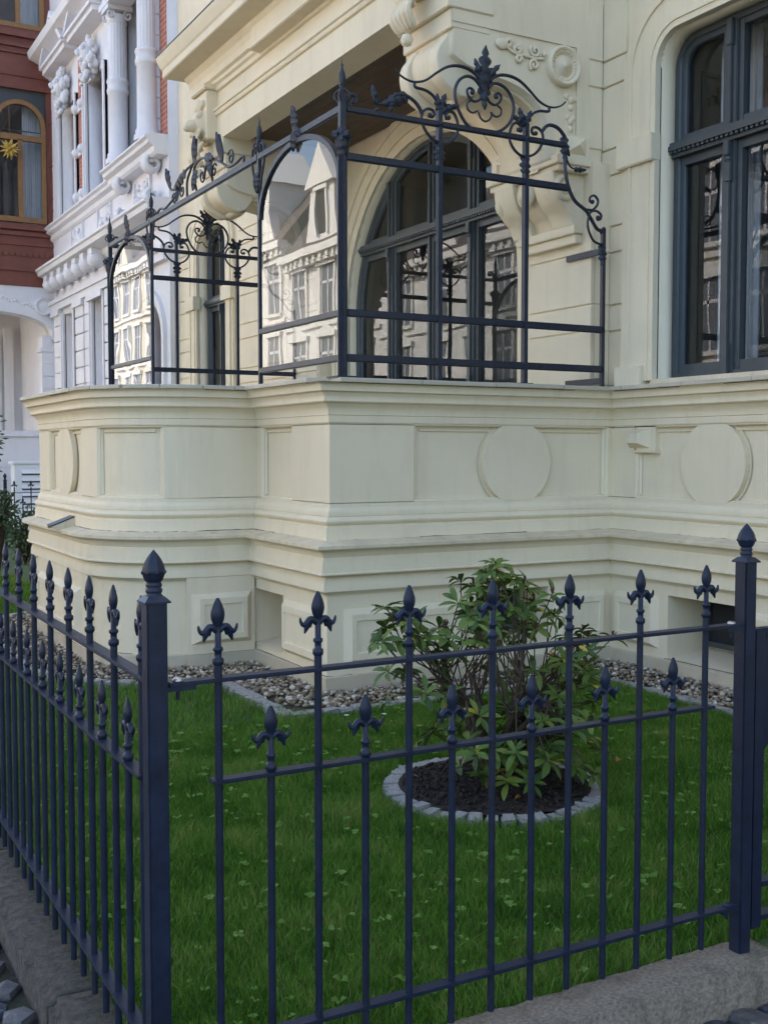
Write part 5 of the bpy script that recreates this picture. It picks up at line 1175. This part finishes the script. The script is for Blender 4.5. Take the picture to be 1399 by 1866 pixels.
ob(MB().box(3.5, 3.6, YO + .12, 29, 5.12, 14).box(3.6, 5.7, YO + .13, 29, 5.13, 5.2), 'side')
ob(MB().box(4.34, 5.53, YO + .16, YO + .2, 9.0, 9.3), 'lintel', 'frame_grey')
op(plate('spandrel', [(wx0 - .02, 8.40), (wx1 + .02, 8.40), (wx1 + .02, 9.25), (wx0 - .02, 9.25)], [ow[::-1]] if False else [[(4.935 + .53*math.cos(math.pi*i/20), 8.50 + .53*math.sin(math.pi*i/20)) for i in range(21)] + [(4.405, 8.41), (5.465, 8.41)]], 'xz', YO + .06, YO + .10, 'frame_grey'))
def owin(outline, inn, z0, zt, nm):
    f_ = op(plate('window_frame', outline, [inn[::-1]], 'xz', YO - .02, YO + .07, 'ochre_wood')); return f_
def shrink(c, poly, d): return [(c[0] + (p[0] - c[0])*(1 - d/abs(p[0]-c[0])) if abs(p[0]-c[0]) > d*1.2 else p[0], p[1] - d if p[1] > c[1] else p[1] + d) for p in poly]
inn = [(wx0 + .09, 6.58), (wx1 - .09, 6.58)] + [(4.935 + .445*math.cos(math.pi*i/20), 8.50 + .445*math.sin(math.pi*i/20)) for i in range(21)]
f_ = owin(ow, inn, 6.5, 9, 'a')
for bx in ((wx0 + .09, wx1 - .09, 8.18, 8.30), (4.935 - .05, 4.935 + .05, 6.58, 8.2)): o = MB().box(bx[0], bx[1], YO - .03, YO + .06, bx[2], bx[3]).build('glazing_bar', 'ochre_wood'); o.parent = f_; o.matrix_parent_inverse = Matrix()
for poly in ([(wx0 + .05, 6.55), (4.93, 6.55), (4.93, 8.2), (wx0 + .05, 8.2)], [(4.94, 6.55), (wx1 - .05, 6.55), (wx1 - .05, 8.2), (4.94, 8.2)], [(wx0 + .06, 8.25), (wx1 - .06, 8.25)] + [(4.935 + .48*math.cos(math.pi*i/20), 8.50 + .48*math.sin(math.pi*i/20)) for i in range(21)]):
    g_ = MB(); g_.add([(p[0], YO + .03, p[1]) for p in poly], [tuple(range(len(poly)))]); o = g_.build('pane', 'glass'); o.parent = f_; o.matrix_parent_inverse = Matrix()
inn2 = [(wx0 + .09, 10.62), (wx1 - .09, 10.62), (wx1 - .09, 12.9), (wx0 + .09, 12.9)]
f_ = owin(ow2, inn2, 0, 0, 'b'); o = MB().box(4.885, 4.985, YO - .03, YO + .06, 10.6, 12.9).build('glazing_bar', 'ochre_wood'); o.parent = f_; o.matrix_parent_inverse = Matrix()
for (a, b) in ((wx0 + .05, 4.93), (4.94, wx1 - .05)):
    g_ = MB(); g_.add([(a, YO + .03, 10.6), (b, YO + .03, 10.6), (b, YO + .03, 12.95), (a, YO + .03, 12.95)], [(0,1,2,3)]); o = g_.build('pane', 'glass'); o.parent = f_; o.matrix_parent_inverse = Matrix()
for k in range(16):   # net curtains inside
    pass
for (z0, z1) in ((6.5, 9.0), (10.55, 12.9)):
    m_ = MB(); xs = np.linspace(5.05, 5.45, 30); m_.add([(x, YO + .35 + .03*math.sin(k*1.9), z) for k, x in enumerate(xs) for z in (z0, z1)], [(2*k, 2*k+2, 2*k+3, 2*k+1) for k in range(29)], True); ob(m_, 'curtain', 'curtain')
ob(MB().box(3.6, 5.7, YO + 1.6, YO + 1.7, 5.2, 14), 'inner_wall', 'room')
for z, pr_, h in ((6.30, .10, .10), (6.18, .06, .08), (5.98, .04, .06), (5.44, .05, .04), (10.32, .10, .10), (10.12, .06, .06), (9.98, .05, .05), (9.52, .03, .03), (9.25, .04, .06)): ob(MB().box(3.45, 5.74, YO - pr_, YO + .02, z, z + h), 'moulding')
for k in range(16): ob(MB().lathe([(.055, 0), (.055, .02), (0, .03)], (3.72 + .125*k, YO - .03, 5.80), 10, 'y'), 'scallop')
for z0, z1 in ((6.6, 7.6), (7.8, 8.9)): ob(MB().box(5.55, 5.68, YO - .03, YO + .02, z0, z1), 'corner_panel')
for z in (6.75, 7.0, 7.7, 8.6): ob(MB().box(5.53, 5.71, YO - .05, YO + .02, z, z + .04), 'corner_band')
# star in the window
star = thing('paper_star', 'yellow many-pointed paper star hanging in the ochre window', 'star', (4.70, YO - .12, 7.95))
m_ = MB(); 
for k in range(26):
    z = 1 - 2*(k + .5)/26; a = k*2.39996; d = Vector((math.sqrt(1 - z*z)*math.cos(a), math.sqrt(1 - z*z)*math.sin(a), z)); u = d.orthogonal().normalized(); v = d.cross(u)
    m_.add([tuple(d*.06 + u*.05), tuple(d*.06 + v*.05), tuple(d*.06 - u*.05), tuple(d*.06 - v*.05), tuple(d*.24)], [(0,1,4), (1,2,4), (2,3,4), (3,0,4)])
inst('points', m_.mesh('points', 'star'), star)
inst('cord', MB().tube([(0, 0, .2), (0, 0, .95)], .006, 5).mesh('cord', 'ochre_wood'), star)
# white porch below the oriel
por = thing('porch', 'white arched porch with roundel below the red timber bay', 'porch', (5.0, YO, 0)); OI2 = Matrix.Translation((-5.0, -YO, 0))
def pb(mb, nm, m='white', bv=0.0): o = mb.build(nm, m, None, bv); o.parent = por; o.matrix_parent_inverse = OI2; return o
arc_p = [(3.0, 4.0)] + [(4.35 + 1.2*math.cos(math.pi - math.pi*i/24), 4.15 + .42*math.sin(math.pi*i/24)) for i in range(25)] + [(5.55, 4.0), (5.72, 4.0), (5.72, 5.12), (3.0, 5.12)]
o = plate('porch_arch', arc_p, [], 'xz', YO + .02, YO + .5, 'white'); o.parent = por; o.matrix_parent_inverse = OI2
pb(MB().lathe([(.20, 0), (.20, -.05), (.15, -.055), (.14, -.03), (.08, -.045), (0, -.05)], (5.38, YO + .02, 4.72), 20, 'y'), 'roundel')
m_ = MB()
for k in range(14): m_.ball((4.5 + .05*k, YO + .02, 4.86 - .012*k + .03*math.sin(k*1.3)), .035, 6, (1, .5, 1))
pb(m_, 'relief')
pb(MB().box(5.35, 5.60, YO + .1, YO + .5, 1.3, 4.1).box(5.30, 5.60, YO + .06, YO + .5, 3.75, 3.85).box(5.30, 5.60, YO + .06, YO + .5, 2.0, 2.1), 'pier', 'white', .01)
for k in range(6): pb(MB().box(5.33, 5.60, YO + .08, YO + .12, 2.15 + .27*k, 2.40 + .27*k), 'quoin', 'white', .006)
pb(MB().box(3.0, 5.6, 28.5, 28.7, 0, 5.1), 'back_wall'); pb(MB().box(4.75, 5.05, 28.46, 28.5, 2.2, 4.2), 'door', 'frame_grey'); pb(MB().box(4.68, 4.75, 28.42, 28.5, 2.0, 4.4).box(5.05, 5.12, 28.42, 28.5, 2.0, 4.4), 'door_jamb')
pb(MB().box(5.18, 5.40, 28.35, 28.5, 2.0, 4.6), 'pilaster'); pb(MB().box(4.2, 4.45, 28.35, 28.5, 2.0, 4.6), 'pilaster')
pb(MB().box(3.0, 5.62, YO + .05, YO + .45, 0, 1.95).box(3.0, 5.66, YO - .02, YO + .5, 1.92, 2.04), 'parapet')
for z in (.25, .5, .75, 1.0, 1.25): pb(MB().box(3.0, 5.63, YO + .03, YO + .06, z, z + .23), 'parapet_course', 'white', .006)
# louvred box in front of it
lb = thing('louvred_cabinet', 'white metal cabinet with louvred front beside the porch of the white house', 'cabinet', (4.40, 23.2, 0))
inst('body', MB().box(0, .75, 0, .4, 0, 1.34).mesh('body', 'louvre_paint', .01), lb); inst('lid', MB().box(-.04, .79, -.04, .44, 1.34, 1.40).mesh('lid', 'louvre_paint', .01), lb)
for k in range(7): (inst('louvre', MB().prism([(0, .27 + .15*k), (-.06, .25 + .15*k), (0, .33 + .15*k)], 'yz', .14, .68).mesh('louvre', 'louvre_paint'), lb), inst('slot', MB().box(.14, .68, -.004, .02, .215 + .15*k, .268 + .15*k).mesh('slot', 'frame_grey'), lb))
# neighbour's fence
nf = fence('low dark fence of the next garden in front of the white cabinet', (2.6, 18.4), 0, [.88 + .26*k for k in range(11)], [1.01 + .26*k for k in range(10)], [(1.057, .5, 3.0), (.811, .5, 3.0), (.160, .5, 3.0)], -.12)
post('dark fence post with acorn finial at the next garden, by the white cabinet', 3.34, 18.4, 1.255, -.12)
# plants at the next garden
def leaf_blob(name, label, c, rad, n, L, seed, m='far_leaf', group=None):
    g = np.random.default_rng(seed); V, F, T = [], [], []; t = thing(name, label, 'plant', (c[0], c[1], -.04), 0, group); st = MB()
    for k in range(n):
        u = g.normal(size=3); u /= np.linalg.norm(u); q = np.array(c) + u*np.array(rad)*g.uniform(.35, 1.0); d = Vector(u + g.normal(0, .6, 3)).normalized(); s_ = d.orthogonal().normalized()*L*.22; l_ = L*g.uniform(.6, 1.2); b = len(V)
        V += [tuple(q), tuple(Vector(q) + d*l_*.5 + s_), tuple(Vector(q) + d*l_), tuple(Vector(q) + d*l_*.5 - s_)]; F += [b, b+1, b+2, b+3]; T.append(g.uniform())
        if k % 14 == 0: st.tube([(c[0], c[1], -.04), tuple((np.array([c[0], c[1], c[2]*.6]) + q)/2), tuple(q)], [.012, .008, .004], 5)
    o = big_mesh('foliage', V, F, 4, m, T); o.parent = t; o.matrix_parent_inverse = Matrix.Translation((-c[0], -c[1], .04)); o['kind'] = 'stuff'
    o = st.build('stems', 'bark', fix=False); o.parent = t; o.matrix_parent_inverse = Matrix.Translation((-c[0], -c[1], .04))
leaf_blob('garden_bush', 'grey-green leafy bush at the foot of the next garden fence', (3.28, 16.6, .42), (.28, .3, .4), 520, .09, 1)
leaf_blob('garden_bush', 'dark leafy bush in front of the fence post of the next garden', (2.72, 15.5, .82), (.22, .3, .28), 360, .10, 2)
leaf_blob('sapling', 'tall thin sapling with few dark leaves beside the white porch', (2.55, 15.0, 1.75), (.14, .2, .62), 70, .10, 3)

# ------------------------------------------------------------------ houses across the street (seen in the glass)
def opp_house(label, y0, y1, wallm, storeys, nwin, eave, gables, seed, xf=-13.0):
    t = thing('street_house', label, 'house', (xf, (y0+y1)/2, 0)); I = Matrix.Translation((-xf, -(y0+y1)/2, 0)); rr = random.Random(seed)
    def part(mb, nm, m, p=None):
        o = mb.build(nm, m); o.parent = p or t; o.matrix_parent_inverse = I if p is None else Matrix(); return o
    wl = part(MB().box(xf - 10, xf, y0, y1, -.1, eave), 'wall', wallm)
    step = (y1 - y0)/nwin; fh = (eave - 1.0)/storeys
    for s in range(storeys):
        zb = 1.4 + fh*s; wh_ = fh*.62
        part(MB().box(xf, xf + .12, y0, y1, 1.0 + fh*s - .12, 1.0 + fh*s + .05), 'string_course', 'opp_trim')
        for k in range(nwin):
            yc = y0 + step*(k + .5); hw = min(.55, step*.27)
            w_ = part(MB().box(xf + .0, xf + .10, yc - hw - .16, yc - hw, zb - .1, zb + wh_ + .1).box(xf, xf + .10, yc + hw, yc + hw + .16, zb - .1, zb + wh_ + .1).box(xf, xf + .18, yc - hw - .25, yc + hw + .25, zb + wh_ + .1, zb + wh_ + .28).box(xf, xf + .16, yc - hw - .2, yc + hw + .2, zb - .22, zb - .08), 'window', 'opp_trim')
            part(MB().box(xf + .005, xf + .03, yc - hw, yc + hw, zb - .1, zb + wh_ + .1), 'pane', 'opp_pane', w_)
            part(MB().box(xf + .03, xf + .05, yc - .04, yc + .04, zb - .1, zb + wh_ + .1).box(xf + .03, xf + .05, yc - hw, yc + hw, zb + wh_*.66, zb + wh_*.72).box(xf + .03, xf + .05, yc - hw, yc - hw + .06, zb - .1, zb + wh_ + .1).box(xf + .03, xf + .05, yc + hw - .06, yc + hw, zb - .1, zb + wh_ + .1), 'frame', 'curtain', w_)
            if s == storeys - 1 or s == 1:
                part(MB().prism([(yc - hw - .3, zb + wh_ + .28), (yc + hw + .3, zb + wh_ + .28), (yc, zb + wh_ + .62)], 'yz', xf, xf + .16), 'hood', 'opp_trim', w_)
        if s == 0:
            for z in np.arange(-.05, fh + .8, .42): part(MB().box(xf, xf + .05, y0, y1, z, z + .38), 'rustic_course', wallm) if False else None
    part(MB().box(xf, xf + .5, y0, y1, eave - .15, eave + .15).box(xf, xf + .3, y0, y1, eave - .45, eave - .15), 'cornice', 'opp_trim')
    b_ = MB()
    for y in np.arange(y0 + .2, y1 - .2, .55): b_.box(xf + .02, xf + .4, y, y + .2, eave - .38, eave - .16)
    part(b_, 'cornice_brackets', 'opp_trim')
    rf = MB(); rf.add([(xf + .3, y0, eave + .15), (xf + .3, y1, eave + .15), (xf - 2.4, y1, eave + 3.4), (xf - 2.4, y0, eave + 3.4), (xf - 10, y1, eave + 3.6), (xf - 10, y0, eave + 3.6)], [(0,1,2,3), (3,2,4,5)]); rf.add([(xf + .3, y0, eave + .15), (xf - 2.4, y0, eave + 3.4), (xf - 10, y0, eave + 3.6), (xf - 10, y0, eave)], [(0,1,2,3)]); rf.add([(xf + .3, y1, eave + .15), (xf - 2.4, y1, eave + 3.4), (xf - 10, y1, eave + 3.6), (xf - 10, y1, eave)], [(0,1,2,3)])
    part(rf, 'roof', 'roof_tile')
    for (gy, gw, gh) in gables:
        d_ = part(MB().box(xf - 2.0, xf + .05, gy - gw, gy + gw, eave + .1, eave + gh).prism([(gy - gw - .5, eave + .15), (gy - gw, eave + .15), (gy - gw, eave + gh*.55)], 'yz', xf - .3, xf + .04).prism([(gy + gw, eave + .15), (gy + gw + .5, eave + .15), (gy + gw, eave + gh*.55)], 'yz', xf - .3, xf + .04), 'dormer', wallm)
        part(MB().prism([(gy - gw - .25, eave + gh), (gy + gw + .25, eave + gh), (gy, eave + gh + gw*1.5)], 'yz', xf - 2.2, xf + .25), 'dormer_gable', 'opp_trim', d_)
        part(MB().box(xf + .05, xf + .08, gy - .36, gy + .36, eave + .7, eave + gh - .25), 'dormer_window', 'room_dark', d_)
        part(MB().box(xf + .05, xf + .16, gy - .5, gy - .36, eave + .6, eave + gh - .1).box(xf + .05, xf + .16, gy + .36, gy + .5, eave + .6, eave + gh - .1).box(xf + .05, xf + .2, gy - .6, gy + .6, eave + gh - .22, eave + gh - .05), 'dormer_frame', 'opp_trim', d_)
opp_house('tan house across the street seen in the right window', 6, 19, 'opp_tan', 3, 6, 10.2, [(12.5, 1.3, 2.4)], 1)
opp_house('cream house across the street with single gable dormer', 19.02, 31, 'opp_cream', 3, 5, 10.8, [(25, 1.4, 2.6)], 2)
opp_house('white house across the street with twin gable dormers', 31.02, 44, 'opp_white', 3, 5, 9.6, [(34.5, 1.1, 2.6), (40.5, 1.1, 2.6)], 3)
opp_house('white house across the street, next to the twin gables, with tall dormers', 44.02, 57, 'opp_white', 3, 5, 10.4, [(47, 1.1, 3.0), (50.6, 1.1, 3.0), (54.3, 1.1, 3.0)], 4)
opp_house('pale cream house at the far end of the opposite row', 57.02, 74, 'opp_cream', 4, 7, 12.5, [(61, 1.2, 2.6), (69, 1.2, 2.6)], 5)
